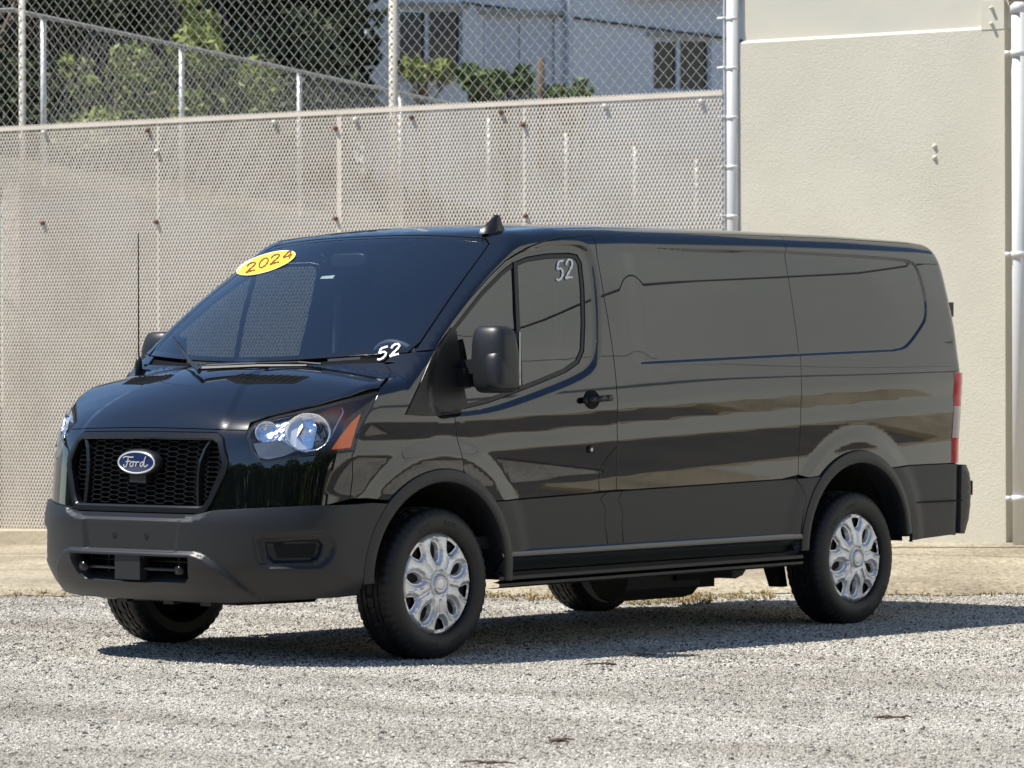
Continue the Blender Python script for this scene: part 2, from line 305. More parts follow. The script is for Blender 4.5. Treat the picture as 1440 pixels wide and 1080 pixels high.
# dry weeds along the gravel edge
def tuft(name, spots, h, n, mat, label, w_=.004, kind='stuff'):
    V = []; F_ = []
    for (u0, u1, d0, d1, m_) in spots:
        for _ in range(m_):
            u = rng.uniform(u0, u1); d = rng.uniform(d0, d1); p = ground(u, d, .0)
            for _ in range(n):
                a_ = rng.uniform(0, 6.28); L_ = h*rng.uniform(.3, 1.1); t = p+np.array([math.cos(a_)*L_*.9, math.sin(a_)*L_*.9, L_*rng.uniform(.25, .9)]); s_ = np.array([-math.sin(a_), math.cos(a_), 0])*w_
                b = len(V); mid_ = (p+t)/2+[0, 0, L_*.2]; V += [p-s_, p+s_, mid_+s_*.7, mid_-s_*.7, t]; F_ += [(b, b+1, b+2, b+3), (b+3, b+2, b+4)]
    return obj(name, V, F_, mat, None, label=label, cat='weeds', kind=kind)
tuft('dry_weeds', [(-300, 110, 22.2, 23.0, 260), (560, 1090, 21.7, 22.6, 520), (880, 1000, 21.2, 22.5, 240), (1090, 1700, 22.1, 22.5, 120)], .045, 7, drym, 'dry straw coloured weeds along the edge of the gravel')

# ------------------------------------------------------------------ beige building on the right
def wl(u): # plan point on the building line
    d = fence_line(u); return d
pL = ground(1043, wl(1043), 0); pR = ground(1414, fence_line(1414)*1.0, 0)
tw = (pR-pL); LW = np.linalg.norm(tw); tw /= LW; nw = np.array([tw[1], -tw[0], 0]); 
if nw @ (CAMP-pL) < 0: nw = -nw
def wpt(s, z, o=0.): return pL+tw*s+nw*o+np.array([0, 0, z])
bld = empty('beige_building', tuple(pL), 'beige stucco building wall standing behind the rear of the van', 'building')
def slab(name, s0, s1, z0, z1, o0, o1, mat, parent, bev=0.):
    V = [wpt(s, z, o) for o in (o0, o1) for z in (z0, z1) for s in (s0, s1)]
    return obj(name, V, [(0, 1, 3, 2), (4, 6, 7, 5), (0, 4, 5, 1), (2, 3, 7, 6), (0, 2, 6, 4), (1, 5, 7, 3)], mat, parent)
zl = 1.265+(546-62)/FPX*wl(1043)
slab('wall', -.0, LW, -.2, zl, -.35, 0, wallm, bld)
slab('upper_wall', -.0, LW+.02, zl, 7.5, -.35, -.035, panelm, bld)
V = [wpt(s_, z_, o_) for s_ in (0, LW) for z_, o_ in ((zl-.001, .0), (zl+.022, -.034), (zl-.001, -.05))]; obj('ledge', V, [(0, 3, 4, 1), (1, 4, 5, 2), (0, 1, 2), (3, 5, 4)], panelm, bld)
V = [wpt(s_, z_, o_) for z_ in (-.2, zl-.001) for s_, o_ in ((-.001, .0), (-.022, -.03), (-.001, -.06))]; obj('corner_bevel', V, [(0, 1, 4, 3), (1, 2, 5, 4), (3, 4, 5)], panelm, bld)
slab('side_return', -.02, -.002, -.2, 7.5, -6, -.37, wallm, bld)
slab('corner_plate', LW*.915, LW-.002, zl-.003, zl+.20, -.034, .004, panelm, bld)
for s_, z_ in ((.955, .145), (.955, .035)):
    c = wpt(LW*s_, zl+z_, .004); m = MB(); m.tube([c, c+nw*.028-[0, 0, .002]], [.014, .011], 10); m.build('peg', panelm, bld, True)
for s_, v_ in ((.742, 207), (.742, 223)):
    z_ = 1.265+(546-v_)/FPX*fence_line(1322); c = wpt(LW*s_, z_, 0.); m = MB(); m.tube([c, c+nw*.014], [.020, .012], 8); m.build('wall_stub', panelm, bld, True)
slab('gap_shade_slab', LW+.012, LW+.40, -.2, 7.5, -.55, -.36, wood, bld); slab('wall_beyond', LW+.40, LW+2.4, -.2, 7.5, -.6, -.22, retm, bld)  # dark brown slab added to stand in for shade in the gap
# ------------------------------------------------------------------ near fence
fA = empty('chain_link_fence', tuple(ground(-600, fence_line(-600), 0)), 'tall chain link fence with cream mesh panels left of the beige building', 'fence')
pF0 = ground(0, fence_line(0), 0); pF1 = ground(1028, fence_line(1028), 0); tf_ = pF1-pF0; LF = np.linalg.norm(tf_); tf_ /= LF; nf = np.array([tf_[1], -tf_[0], 0])
if nf @ (CAMP-pF0) < 0: nf = -nf
def fpt(s, z, o=0.): return pF0+tf_*s+nf*o+np.array([0, 0, z])
def s_of(u):                            # distance along the fence for a lateral photo position
    return float(np.dot(ground(u, fence_line(u), 0)-pF0, tf_))
ZT = 3.42; HF = 5.1
for u, r in ((-260, .028), (28, .028), (550, .034)):
    m = MB(); s_ = s_of(u); m.tube([fpt(s_, -.1, -.04), fpt(s_, HF, -.04)], r, 14); m.build('post', postm, fA, True)
se_ = s_of(1030); m = MB(); m.tube([fpt(se_, -.1, -.02), fpt(se_, HF+.1, -.02)], .047, 20); ep = m.build('end_post', galv, fA, True)
for z in np.arange(.35, 5.0, .36):
    m = MB(); m.tube([fpt(se_, z-.014, -.02), fpt(se_, z+.014, -.02)], .051, 18); m.obox(fpt(se_-.075, z+.006, .012), tf_*.035, nf*.006, np.array([0, 0, .010])); m.build('tension_band', galv, ep, True)
m = MB(); m.tube([fpt(se_-.056, .05, .01), fpt(se_-.056, HF, .01)], .007, 6); m.build('tension_bar', galv, fA)
m = MB(); m.tube([fpt(-7, HF, -.04), fpt(se_, HF, -.04)], .024, 10); m.build('top_rail', galv, fA, True)
segs = []
pw_ = .092; ph2 = .097; s0_, s1_ = -7.0, se_-.056; z0_, z1_ = .12, HF
k = ph2/pw_
c = s0_-(z1_-z0_)/k
def clipseg(sa, za, sb, zb):
    # clip a line to the rectangle
    dx, dz = sb-sa, zb-za; t0, t1 = 0., 1.
    for p_, q_ in ((-dx, sa-s0_), (dx, s1_-sa)):
        if p_ < 0: t0 = max(t0, q_/p_)
        elif p_ > 0: t1 = min(t1, q_/p_)
    return (sa+dx*t0, za+dz*t0, sa+dx*t1, za+dz*t1) if t1 > t0 else None
i = 0; run = (z1_-z0_)/k; n_ = int((s1_-s0_+run)/pw_)
for i in range(n_+1):
    for sg in (1, -1):
        sa = s0_-run+i*pw_ if sg > 0 else s0_+i*pw_; r_ = clipseg(sa, z0_ if sg > 0 else z0_, sa+run if sg > 0 else sa-run, z1_)
        if r_: segs.append((fpt(r_[0], r_[1], .002*sg), fpt(r_[2], r_[3], .002*sg)))
V, F_ = prisms(segs, .0024, .0024, nf); obj('chain_link_mesh', V, F_, wirem, fA, kind='stuff')
# expanded-metal privacy panels fixed on the fence up to ZT
pj = [-7.0, s_of(225)-2.9, s_of(225), s_of(480), s_of(740), se_-.062]
hp_, vp_ = .0310, .0575; kk = vp_/hp_
for a_, b_ in zip(pj[:-1], pj[1:]):
    pe = empty('mesh_panel', tuple(fpt(a_, 0)), None, None); pe.parent = fA; pe.location = Vector(fpt(a_, 0))-fA.location
    s0_, s1_ = a_+.001, b_-.001; z0_, z1_ = .105, ZT+.018; segs = []; run = (z1_-z0_)/kk
    for i in range(int((s1_-s0_+run)/hp_)+2):
        for sg in (1, -1):
            sa = s0_-run+i*hp_ if sg > 0 else s0_+i*hp_; r_ = clipseg(sa, z0_, sa+run if sg > 0 else sa-run, z1_)
            if r_: segs.append((fpt(r_[0], r_[1], .022+.0012*sg), fpt(r_[2], r_[3], .022+.0012*sg)))
    V, F_ = prisms(segs, .0050, .0016, nf); obj('expanded_mesh', V, F_, mesh_beige, pe, kind='stuff')
    m = MB(); m.obox(fpt((s0_+s1_)/2, ZT-.012, .024), tf_*(s1_-s0_)/2, nf*.006, np.array([0, 0, .013])); m.build('top_strip', mesh_beige, pe)
for u, v in ((66, 185), (212, 182), (225, 212), (224, 311), (390, 171.5), (476, 180), (504, 168), (583, 165), (476, 307), (709, 158), (740, 176), (743, 304), (855, 150), (990, 144), (64, 312)):
    s_ = s_of(u); d = fence_line(u); z_ = 1.265+(546-v)/FPX*d; c = fpt(s_, z_, .026); m = MB(); m.tube([c, c+nf*.02, c+nf*.026], [.019, .018, .010], 10)
    m.build('bolt', rust if (u*7) % 3 else galv, fA, True)
for u in (225, 480, 740):
    s_ = s_of(u); m = MB(); m.obox(fpt(s_, (ZT+.1)/2, .020), tf_*(.020 if u == 480 else .007), nf*.003, np.array([0, 0, (ZT-.12)/2])); m.build('joint_strip', mesh_beige, fA)

# ------------------------------------------------------------------ retaining wall, slope and second fence behind
def bl(t): # plan line of the retaining wall; t in metres from the post seen at u=80
    q0 = ground(80, 31.4, 0); q1 = ground(620, 40.5, 0); d_ = (q1-q0)/np.linalg.norm(q1-q0); return q0+d_*t
bdir = bl(1)-bl(0); bn = np.array([bdir[1], -bdir[0], 0])
if bn @ (CAMP-bl(0)) < 0: bn = -bn
ZW, ZP = 3.0, 4.45
q = [bl(-.7), bl(34)]
m = MB()
V = [q[0]+[0, 0, -.3], q[1]+[0, 0, -.3], q[1]+[0, 0, ZW], q[0]+[0, 0, ZW]]; V += [p-bn*.16 for p in V]
m.add(V, [(0, 1, 2, 3), (3, 2, 6, 7), (4, 7, 6, 5), (0, 4, 5, 1), (0, 3, 7, 4)])
V = [q[0]+bdir*.0-bn*.35, q[0]-bn*16]; V = [V[0]+[0, 0, -.3], V[1]+[0, 0, -.3], V[1]+[0, 0, ZW], V[0]+[0, 0, ZW]]; V += [p+bdir*.35 for p in V]; m.add(V, [(0, 1, 2, 3), (3, 2, 6, 7), (4, 7, 6, 5), (0, 3, 7, 4)])
tag(m.build('retaining_wall', retm), 'pale concrete retaining wall behind the mesh panels', 'wall')
fB_ = empty('slope_fence', tuple(bl(0)+[0, 0, ZW]), 'grey chain link fence running away along the top of the retaining wall', 'fence')
for t in np.arange(0, 30, 2.9):
    m = MB(); b = bl(t)-bn*.12; m.tube([b+[0, 0, ZW-.02], b+[0, 0, ZP]], .026, 10); m.build('post', galv, fB_, True)
m = MB(); m.tube([bl(-.6)-bn*12+[0, 0, ZP+.02], bl(-.6)-bn*.12+[0, 0, ZP+.02], bl(30)-bn*.12+[0, 0, ZP+.02]], .020, 10); m.build('top_rail', wirem, fB_, True)
segs = []; run = ZP-ZW
for i in range(int((32+run)/.085)):
    for sg in (1, -1):
        a_ = -.6-run+i*.085 if sg > 0 else -.6+i*.085; b_ = a_+run*sg
        if min(a_, b_) < -.6 or max(a_, b_) > 31: continue
        segs.append((bl(a_)-bn*.08+[0, 0, ZW+.02], bl(b_)-bn*.08+[0, 0, ZP+.03]))
for i in range(140):
    for sg in (1, -1):
        a_ = .15+i*.085; b_ = a_+run*sg
        if b_ > .1: segs.append((bl(-.6)-bn*a_+[0, 0, ZW+.02], bl(-.6)-bn*b_+[0, 0, ZP+.03]))
for k_ in (3.0, 6.0, 9.0): m = MB(); b = bl(-.6)-bn*k_; m.tube([b+[0, 0, ZW-.02], b+[0, 0, ZP]], .032, 10); m.build('post', galv, fB_, True)
V, F_ = prisms(segs, .0024, .0024, bn); obj('chain_link_mesh', V, F_, wirem, fB_, kind='stuff')
# slope: from the wall top back to the house
def slope(a, b):
    p = bl(-.5+46*a)-bn*.15; e = p+(-bn)*(34*b); r_ = .25*math.sin(a*40)*math.sin(b*17+a*9); z_ = ZW-.05+3.9*min(1, b*34/18)**1.0+r_*min(1, b*6)
    return e+[0, 0, z_]
sheetgrid('hillside', slope, 60, 34, hillm)

# ------------------------------------------------------------------ house on the slope
hd = 58.
hc = at(800, 130, hd); hx = (cR*math.cos(math.radians(14))+np.array([cD[0], cD[1], 0])*math.sin(math.radians(14))); hx[2] = 0; hx /= np.linalg.norm(hx); hn = np.array([hx[1], -hx[0], 0])
if hn @ (CAMP-hc) < 0: hn = -hn
def hpt(u, v, o=0.):
    r = at(u, v, 1.)-CAMP; t = ((hc-CAMP)@hn)/(r@hn); return CAMP+r*t+hn*o
house = empty('house', tuple(hpt(800, 180)), 'grey blue house with dark windows on the slope behind the fence', 'house')
def hbox(name, u0, v0, u1, v1, o0, o1, mat, par=None, mirror_=False):
    P = [hpt(u, v) for u, v in ((u0, v0), (u1, v0), (u1, v1), (u0, v1))]; zt_ = (P[0][2]+P[1][2])/2; zb_ = (P[2][2]+P[3][2])/2
    V = [np.array([p[0], p[1], z])+hn*o for o in (o0, o1) for p, z in zip(P, (zt_, zt_, zb_, zb_))]
    return obj(name, V, [(0, 1, 2, 3), (7, 6, 5, 4), (0, 4, 5, 1), (1, 5, 6, 2), (2, 6, 7, 3), (3, 7, 4, 0)], mat, par or house)
# facade with real openings: strips around the windows
hbox('wall', 515, -160, 560, 520, -.3, 0, bluewall); hbox('wall', 560, -160, 650, 12, -.3, 0, bluewall); hbox('wall', 560, 108, 650, 520, -.3, 0, bluewall)
hbox('wall', 650, -160, 680, 520, -.3, 0, bluewall); hbox('wall', 680, -160, 780, 22, -.3, 0, bluewall); hbox('wall', 680, 22, 780, 520, -.3, -.10, bluewall)
hbox('wall', 780, -160, 918, 520, -.3, 0, bluewall); hbox('wall', 918, -160, 1000, 54, -.3, 0, bluewall); hbox('wall', 918, 128, 1000, 520, -.3, 0, bluewall); hbox('wall', 1000, -160, 1300, 520, -.3, 0, bluewall)
hbox('wall', 380, -160, 470, 240, -3.3, -3.0, bluewall); hbox('wall', 470, 98, 515, 240, -3.3, -3.0, bluewall); hbox('wall', 470, -160, 515, 2, -3.3, -3.0, bluewall)
for u0, u1, v0, v1, off in ((560, 650, 12, 108, 0.), (918, 1000, 54, 128, 0.), (470, 515, 2, 98, -3.0)):
    wf = empty('window', tuple(hpt((u0+u1)/2, (v0+v1)/2)), None, None); wf.parent = house; wf.location = Vector(hpt((u0+u1)/2, (v0+v1)/2))-house.location
    um = (u0+u1)/2-4
    for a_, b_ in ((u0+3, um-2), (um+3, u1-3)): hbox('pane', a_, v0+3, b_, v1-3, -.18+off, -.16+off, wpane, wf)
    for a_, b_, c_, d_ in ((u0, u0+3, v0, v1), (u1-3, u1, v0, v1), (um-2.5, um+3, v0, v1)): hbox('frame', a_, c_, b_, d_, -.16+off, -.06+off, framem, wf)
    for c_, d_ in ((v0, v0+3), (v1-3, v1)): hbox('frame', u0+3, c_, u1-3, d_, -.155+off, -.065+off, framem, wf)
    hbox('sill', u0-6, v1, u1+6, v1+5, off, .10+off, framem, wf); hbox('lintel', u0-8, v0-8, u1+8, v0-2, off, .06+off, pmat('lintel_cream', (.42, .40, .36), .9) if 'lintel_cream' not in MATS else MATS['lintel_cream'], wf)
hbox('shutter', 682, 26, 729, 236, -.099, -.05, framem); hbox('shutter', 732, 26, 778, 236, -.099, -.05, framem); hbox('door_lintel', 672, 14, 790, 21, 0.002, .07, MATS['lintel_cream'])
m = MB(); m.tube([hpt(798, -100, .08), hpt(798, 240, .08)], .06, 8); m.build('downpipe', framem, house)
m = MB(); m.tube([hpt(650, 4, .05), hpt(1060, 60, .05)], .02, 6); m.build('cable', pmat('cable_black', (.05, .05, .055), .6), house)
for i in range(26):
    u = 880+i*9; m = MB(); a_ = hpt(u, -8+.0*i, .25); m.tube([a_, a_-hn*.5+[0, 0, .25]], .048, 8); m.build('roof_tile', tilem, house)
# old wooden post in front of the house
pp = at(761, 135, 50.); m = MB(); m.tube([pp-[0, 0, 1.0], pp+[0, 0, .52]], [.06, .05], 8); tag(m.build('wooden_post', wood, None, True), 'weathered wooden post among bushes in front of the house', 'post')
m = MB(); pq = at(498, 60, 44.); m.tube([pq-[0, 0, 3.4], pq+[0, 0, 1.1]], [.06, .05], 8); 

# ------------------------------------------------------------------ trees and bushes
def leaves(name, blobs, n, size, mat, parent, seed, **k):
    r = np.random.default_rng(seed); W = np.array([b[3] for b in blobs], float)**2; W /= W.sum(); V = np.empty((n*4, 3)); c = r.choice(len(blobs), n, p=W)
    B = np.array([b[:3] for b in blobs]); Rr = np.array([b[3] for b in blobs])
    d = r.normal(size=(n, 3)); d /= np.linalg.norm(d, axis=1)[:, None]; rad = r.uniform(.45, 1.08, n)**.6; P = B[c]+d*(Rr[c]*rad)[:, None]*[1, 1, .85]
    a_ = r.normal(size=(n, 3)); a_ /= np.linalg.norm(a_, axis=1)[:, None]; b_ = np.cross(a_, r.normal(size=(n, 3))); b_ /= np.linalg.norm(b_, axis=1)[:, None]
    s_ = size*r.uniform(.6, 1.4, n)[:, None]; V[0::4] = P-a_*s_; V[1::4] = P+b_*s_*.42; V[2::4] = P+a_*s_; V[3::4] = P-b_*s_*.42
    return obj(name, V, np.arange(n*4).reshape(-1, 4), mat, parent, **k)
def tree(label, base, h, blobs, n, size, mat, seed, name='tree', cat='tree', lean=(0, 0)):
    r = np.random.default_rng(seed); t = empty(name, tuple(base), label, cat, None); m = MB(); base = np.array(base, float); top = base+[lean[0], lean[1], h]
    m.tube([base-[0, 0, .2], base+(top-base)*.4+[.05, 0, 0], top], [.11*h/4, .08*h/4, .03*h/4], 8)
    for b in blobs:
        e = np.array(b[:3]); s_ = base+(top-base)*r.uniform(.25, .8); mid_ = (s_+e)/2+r.normal(size=3)*.12; m.tube([s_, mid_, e], [.035*h/4, .022*h/4, .006], 5)
        for _ in range(5): e2 = e+r.normal(size=3)*b[3]*.6; m.tube([mid_, (mid_+e2)/2+r.normal(size=3)*.05, e2], [.014, .010, .004], 4)
    m.build('trunk', barkm, t, True); cr = leaves('crown', blobs, n, size, mat, t, seed); return t
def blob_px(lst): return [tuple(at(u, v, d))+(r,) for u, v, d, r in lst]
def zhill(p):                            # height of the slope under a plan point
    s_ = np.dot((np.array(p)[:2]-bl(0)[:2]), -bn[:2]); return ZW-.05+3.9*min(1, max(0, s_)/18)
def tr(label, u, d, px, n, size, mat, seed, **k):
    g = ground(u, d, 0); z_ = zhill(g); B = blob_px(px); h = max(b[2] for b in B)-z_-.2; g[2] = z_; return tree(label, g, h, B, n, size, mat, seed, **k)
R9 = np.random.default_rng(3)
def cloud(u0, u1, v0, v1, d0, d1, r0, r1, n, seed):
    r = np.random.default_rng(seed); return [(r.uniform(u0, u1), r.uniform(v0, v1), r.uniform(d0, d1), r.uniform(r0, r1)) for _ in range(n)]
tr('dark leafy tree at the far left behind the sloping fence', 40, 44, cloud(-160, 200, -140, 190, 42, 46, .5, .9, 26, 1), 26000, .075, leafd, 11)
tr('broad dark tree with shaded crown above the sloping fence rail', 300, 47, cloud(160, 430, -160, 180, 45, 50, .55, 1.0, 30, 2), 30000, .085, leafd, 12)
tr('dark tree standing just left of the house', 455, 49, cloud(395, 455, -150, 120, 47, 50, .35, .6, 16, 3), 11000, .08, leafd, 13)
tr('sunlit yellow green shrub with pale leaves behind the second fence post', 300, 42.5, cloud(225, 370, 50, 175, 41.5, 43.5, .16, .34, 18, 4), 2600, .07, leafy, 14, name='shrub', cat='shrub')
tr('thin yellow green branches reaching up beside the dark trees', 250, 43, cloud(220, 310, -50, 50, 42, 44, .12, .26, 9, 5), 900, .06, leafy, 15, name='shrub', cat='shrub')
tr('sparse pale shrub low at the left fence', 165, 41, cloud(100, 230, 70, 190, 40, 42, .15, .3, 12, 6), 1100, .055, leafy, 16, name='shrub', cat='shrub')
tr('bright green bush below the left house window', 600, 52, cloud(570, 625, 84, 104, 51, 53, .10, .20, 7, 7), 420, .07, leafy, 17, name='bush', cat='bush')
tr('green bush in the middle in front of the shuttered door', 715, 50, cloud(655, 745, 98, 140, 49, 51, .12, .24, 13, 8), 900, .07, leafm, 18, name='bush', cat='bush')
tr('small green bush right of the wooden post', 800, 50, cloud(776, 825, 118, 140, 49, 51, .10, .18, 7, 9), 380, .06, leafm, 19, name='bush', cat='bush')
# distant dark woodland behind everything at the left
wp = [at(u, v, d) for u, v, d in ((-500, 300, 62), (640, 300, 62), (640, -500, 62), (-500, -500, 62))]
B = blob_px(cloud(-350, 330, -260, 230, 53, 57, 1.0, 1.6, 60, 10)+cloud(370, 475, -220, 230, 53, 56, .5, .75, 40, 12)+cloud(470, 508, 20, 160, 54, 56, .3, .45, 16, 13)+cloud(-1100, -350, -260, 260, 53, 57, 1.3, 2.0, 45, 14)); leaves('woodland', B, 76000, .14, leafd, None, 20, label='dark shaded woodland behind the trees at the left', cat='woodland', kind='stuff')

# ------------------------------------------------------------------ right edge: gate post beside the wall
gp = ground(1434.5, fence_line(1431)-.15, 0); gpe = empty('gate_post', tuple(gp), 'pale steel pipe post with clamp bands at the right edge beside the wall', 'post')
zz_t = 1.265+(546-14)/FPX*(fence_line(1431)-.15)
m = MB(); m.tube([gp+[0, 0, -.1], gp+[0, 0, zz_t]], .053, 22); m.build('pipe', galv, gpe, True)
m = MB(); m.tube([gp+[0, 0, zz_t-.03], gp+[0, 0, zz_t+.02], gp+[0, 0, zz_t+.045]], [.062, .062, .035], 20); m.build('cap', galv, gpe, True)
for v in (77, 360, 703):
    z_ = 1.265+(546-v)/FPX*(fence_line(1431)-.15); m = MB(); m.tube([gp+[0, 0, z_-.022], gp+[0, 0, z_+.022]], .062, 20); m.obox(gp-cR*.078+[0, 0, z_], cR*.022, np.array([cD[0], cD[1], 0])*.012, np.array([0, 0, .018])); m.tube([gp-cR*.082-cD*.02+[0, 0, z_], gp-cR*.082+cD*.02+[0, 0, z_]], .012, 8); m.build('clamp_band', galv, gpe, True)
c = wpt(LW+.35, zl+.30, .0); m = MB(); m.obox(c, tw*.34, nw*.06, np.array([0, 0, .10])); tag(m.build('steel_beam', rustbeam), 'reddish brown steel beam above the gate post', 'beam')

# ------------------------------------------------------------------ buildings around the lot, seen in the paintwork
rb = empty('stucco_warehouse', tuple(gq(15, 4, 0)), 'pale stucco warehouse facing the side of the van across the lane', 'building')
def rbox(name, a0, a1, b0, b1, z0, z1, mat):
    V = [gq(a, b, z) for z in (z0, z1) for a in (a0, a1) for b in (b0, b1)]
    return obj(name, V, [(0, 2, 3, 1), (4, 5, 7, 6), (0, 1, 5, 4), (2, 6, 7, 3), (0, 4, 6, 2), (1, 3, 7, 5)], mat, rb)
wall2 = pmat('warehouse_render', (.64, .655, .615), .9, bump=(4, .3, .02), var=(.35, (.58, .595, .56), .42, .62))
rbox('wall', 15, 16, -25, 26, 0, 3.4, wall2); rbox('wall', 15.02, 16, -25, 26, 3.44, 10.5, wall2); rbox('joint', 15.04, 16, -25, 26, 3.4, 3.44, retm)
rbox('coping', 14.9, 16.1, -25, 26, 10.5, 10.7, panelm)
m = MB(); m.tube([gq(13.6, -18, 5.6), gq(13.6, 4, 5.0), gq(13.6, 26, 5.7)], .035, 6); m.build('cable', MATS['cable_black'], rb)
# unseen trees far in front of the van, added to darken the nose reflections
B = []
for i in range(130):
    an = math.radians(-80+i*1.5+rng.uniform(-.8, .8)); rr_ = 36+rng.uniform(-3, 3); B.append((rr_*math.cos(an), rr_*math.sin(an), .8+rng.uniform(0, 5.4), rng.uniform(1.6, 3.4)))
leaves('reflection_trees', B, 62000, .46, leafm, None, 31, label='unseen row of trees added in front of the van for its reflections', cat='trees', kind='stuff')

for o_ in bpy.data.objects:
    c_ = o_.get('category')
    if c_ == 'tree': o_['group'] = 'trees behind the sloping fence'
    elif c_ == 'bush': o_['group'] = 'bushes in front of the house'
    elif c_ == 'shrub': o_['group'] = 'shrubs behind the sloping fence'

# ================================================================== VAN BODY SURFACE
def smax(a, b, k):
    h = np.maximum(k-np.abs(a-b), 0)/k
    return np.maximum(a, b)+h*h*k*.25
def smin(a, b, k): return -smax(-a, -b, k)
def sstep(t): t = np.clip(t, 0, 1); return t*t*(3-2*t)
_sz = [.20, .45, .70, .80, .845, .872, 1.015, 1.04, 1.075, 1.095, 1.11, 1.175, 1.195, 1.23, 1.3, 1.5, 1.8, 1.95, 2.2]
_ss = [.10, .04, .02, .024, .026, .080, .080, .0, -.02, -.01, .078, .080, .0, -.05, -.075, -.12, -.17, -.22, -.5]
_zg = np.arange(.2, 2.201, .001); _sl = np.interp(_zg, _sz, _ss)
_yg = np.concatenate([[0], np.cumsum((_sl[1:]+_sl[:-1])*.0005)]); _yg += 1.0-np.interp(.95, _zg, _yg)
def Y0(z): return np.interp(z, _zg, _yg)
def spl(xs, ys):                       # smooth table (interpolated, then box filtered)
    g = np.linspace(min(xs)-.3, max(xs)+.3, 1200); o = np.argsort(xs); xs = np.array(xs)[o]; ys = np.array(ys)[o]
    v = np.interp(g, xs, ys)
    v = np.where(g < xs[0], ys[0]+(g-xs[0])*(ys[1]-ys[0])/(xs[1]-xs[0]), v); v = np.where(g > xs[-1], ys[-1]+(g-xs[-1])*(ys[-1]-ys[-2])/(xs[-1]-xs[-2]), v)
    n = max(3, int(.06/(g[1]-g[0]))) | 1; kern = np.ones(n)/n
    for _ in range(2): v = np.convolve(np.pad(v, n//2, mode='edge'), kern, 'valid')
    return lambda x: np.interp(x, g, v)
XF = spl([.25, .45, .6, .70, .93, 1.08, 1.2, 1.3, 1.5], [.97, 1.02, 1.02, 1.015, .995, .965, .92, .86, .70])
XB = spl([.20, .27, .33, .45, .60, .66, .72, .8], [.84, .90, .98, 1.055, 1.06, 1.06, 1.045, 1.01])
ZH = spl([1.05, .98, .95, .9, .8, .7, .6, .5, .4, .25, 0, -.3], [.93, 1.045, 1.095, 1.15, 1.225, 1.28, 1.32, 1.352, 1.375, 1.40, 1.43, 1.46])
ZR = spl([.2, -.3, -.55, -.75, -1.0, -1.4, -2.5, -3.3, -4.0, -4.3, -4.6], [1.80, 1.96, 2.032, 2.068, 2.089, 2.105, 2.117, 2.118, 2.108, 2.09, 2.03])
XR = spl([.3, .85, 1.3, 1.6, 1.9, 2.05, 2.2], [-4.36, -4.375, -4.395, -4.375, -4.315, -4.27, -4.20])
ARF = (.0, .395); ARR = (-3.29, .42)
RECESS = []                            # (polygon xz, depth, width)
def sdf(px, pz, poly):
    P = np.asarray(poly); n = len(P); d = np.full(px.shape, 1e9); ins = np.zeros(px.shape, bool)
    for i in range(n):
        a = P[i]; b = P[(i+1) % n]; e = b-a; wx = px-a[0]; wz = pz-a[1]
        t = np.clip((wx*e[0]+wz*e[1])/(e@e+1e-12), 0, 1)
        d = np.minimum(d, (wx-e[0]*t)**2+(wz-e[1]*t)**2)
        c = ((a[1] > pz) != (b[1] > pz)) & (px < (b[0]-a[0])*(pz-a[1])/(b[1]-a[1]+1e-12)+a[0]); ins ^= c
    d = np.sqrt(d); return np.where(ins, -d, d)
def WS(x, z):
    y = Y0(np.where(z < 1.5, z-.045*(x+1.7)*0-.045*np.clip(-x-1.7, -1.6, 2.6)*sstep((z-.6)/.2)*sstep((1.5-z)/.2), z))-.10*(np.clip(x, 0, 2)/.9)**2-.035*sstep((x+1.5)/1.3)*sstep((z-1.25)/.9)-.03*(np.clip(-3.4-x, 0, 2)/.9)**2
    for (cx, cz) in (ARF, ARR):
        r = np.hypot(x-cx, z-cz); y = y+.011*sstep((.65-r)/.10)*sstep((1.12-z)/.1)
    for poly, dep, wd, fd in RECESS:
        P = np.asarray(poly); m = (x > P[:, 0].min()-wd*2) & (x < P[:, 0].max()+wd*2) & (z > P[:, 1].min()-wd*2) & (z < P[:, 1].max()+wd*2)
        if m.any():
            s = np.zeros_like(y); s[m] = dep*sstep(.5-sdf(x[m], z[m], poly)/wd)*(1. if fd is None else fd(x[m])); y = y-s
    return y
def FB(P):
    x, y, z = P[:, 0], np.abs(P[:, 1]), P[:, 2]
    s = y-WS(x, z)
    f = (x-(XF(z)-.40*np.clip(y, 0, 2)**3.4))*.9
    A = smax(s, f, .09)
    crease = .007*sstep((.50-.20*sstep((.95-x)/.5)-y)/.05)
    zh = (z-(ZH(x)-(.10+.10*sstep((x-.40)/.45))*y*y+crease))/1.1
    h = smax(A, zh, .07)
    zr = z-(ZR(x)-.055*y*y); zw = (z-(1.385+(.31-.19*(y/.9)**2.4-x)*.753+.042*np.sin(np.clip((.31-x)/.87, 0, 1)*math.pi)))/1.274
    c = smax(smax(A, zr, .10), zw, .03)
    b = np.minimum(h, c)
    return smax(b, (XR(z)+.07*(y/.95)**4-x), .07)
BREC = []
def FU(P):                              # bumper surface
    x, y, z = P[:, 0], np.abs(P[:, 1]), P[:, 2]
    s = y-(Y0(z)+.024-.10*(np.clip(x, 0, 2)/.9)**2-.10*sstep((.42-z)/.25))
    f = (x-(XB(z)-.42*np.clip(y, 0, 2)**3.6))*.9
    F = smax(s, f, .08)
    ph = np.arctan2(y, x)
    for poly, dep, wd in BREC: F = F+dep*sstep(.5-sdf(ph, z, poly)/wd)
    return F
def grad(F, P, e=.0015):
    g = np.stack([(F(P+np.eye(3)[i]*e)-F(P-np.eye(3)[i]*e)) for i in range(3)], 1)
    return g/np.maximum(np.linalg.norm(g, axis=1), 1e-9)[:, None]
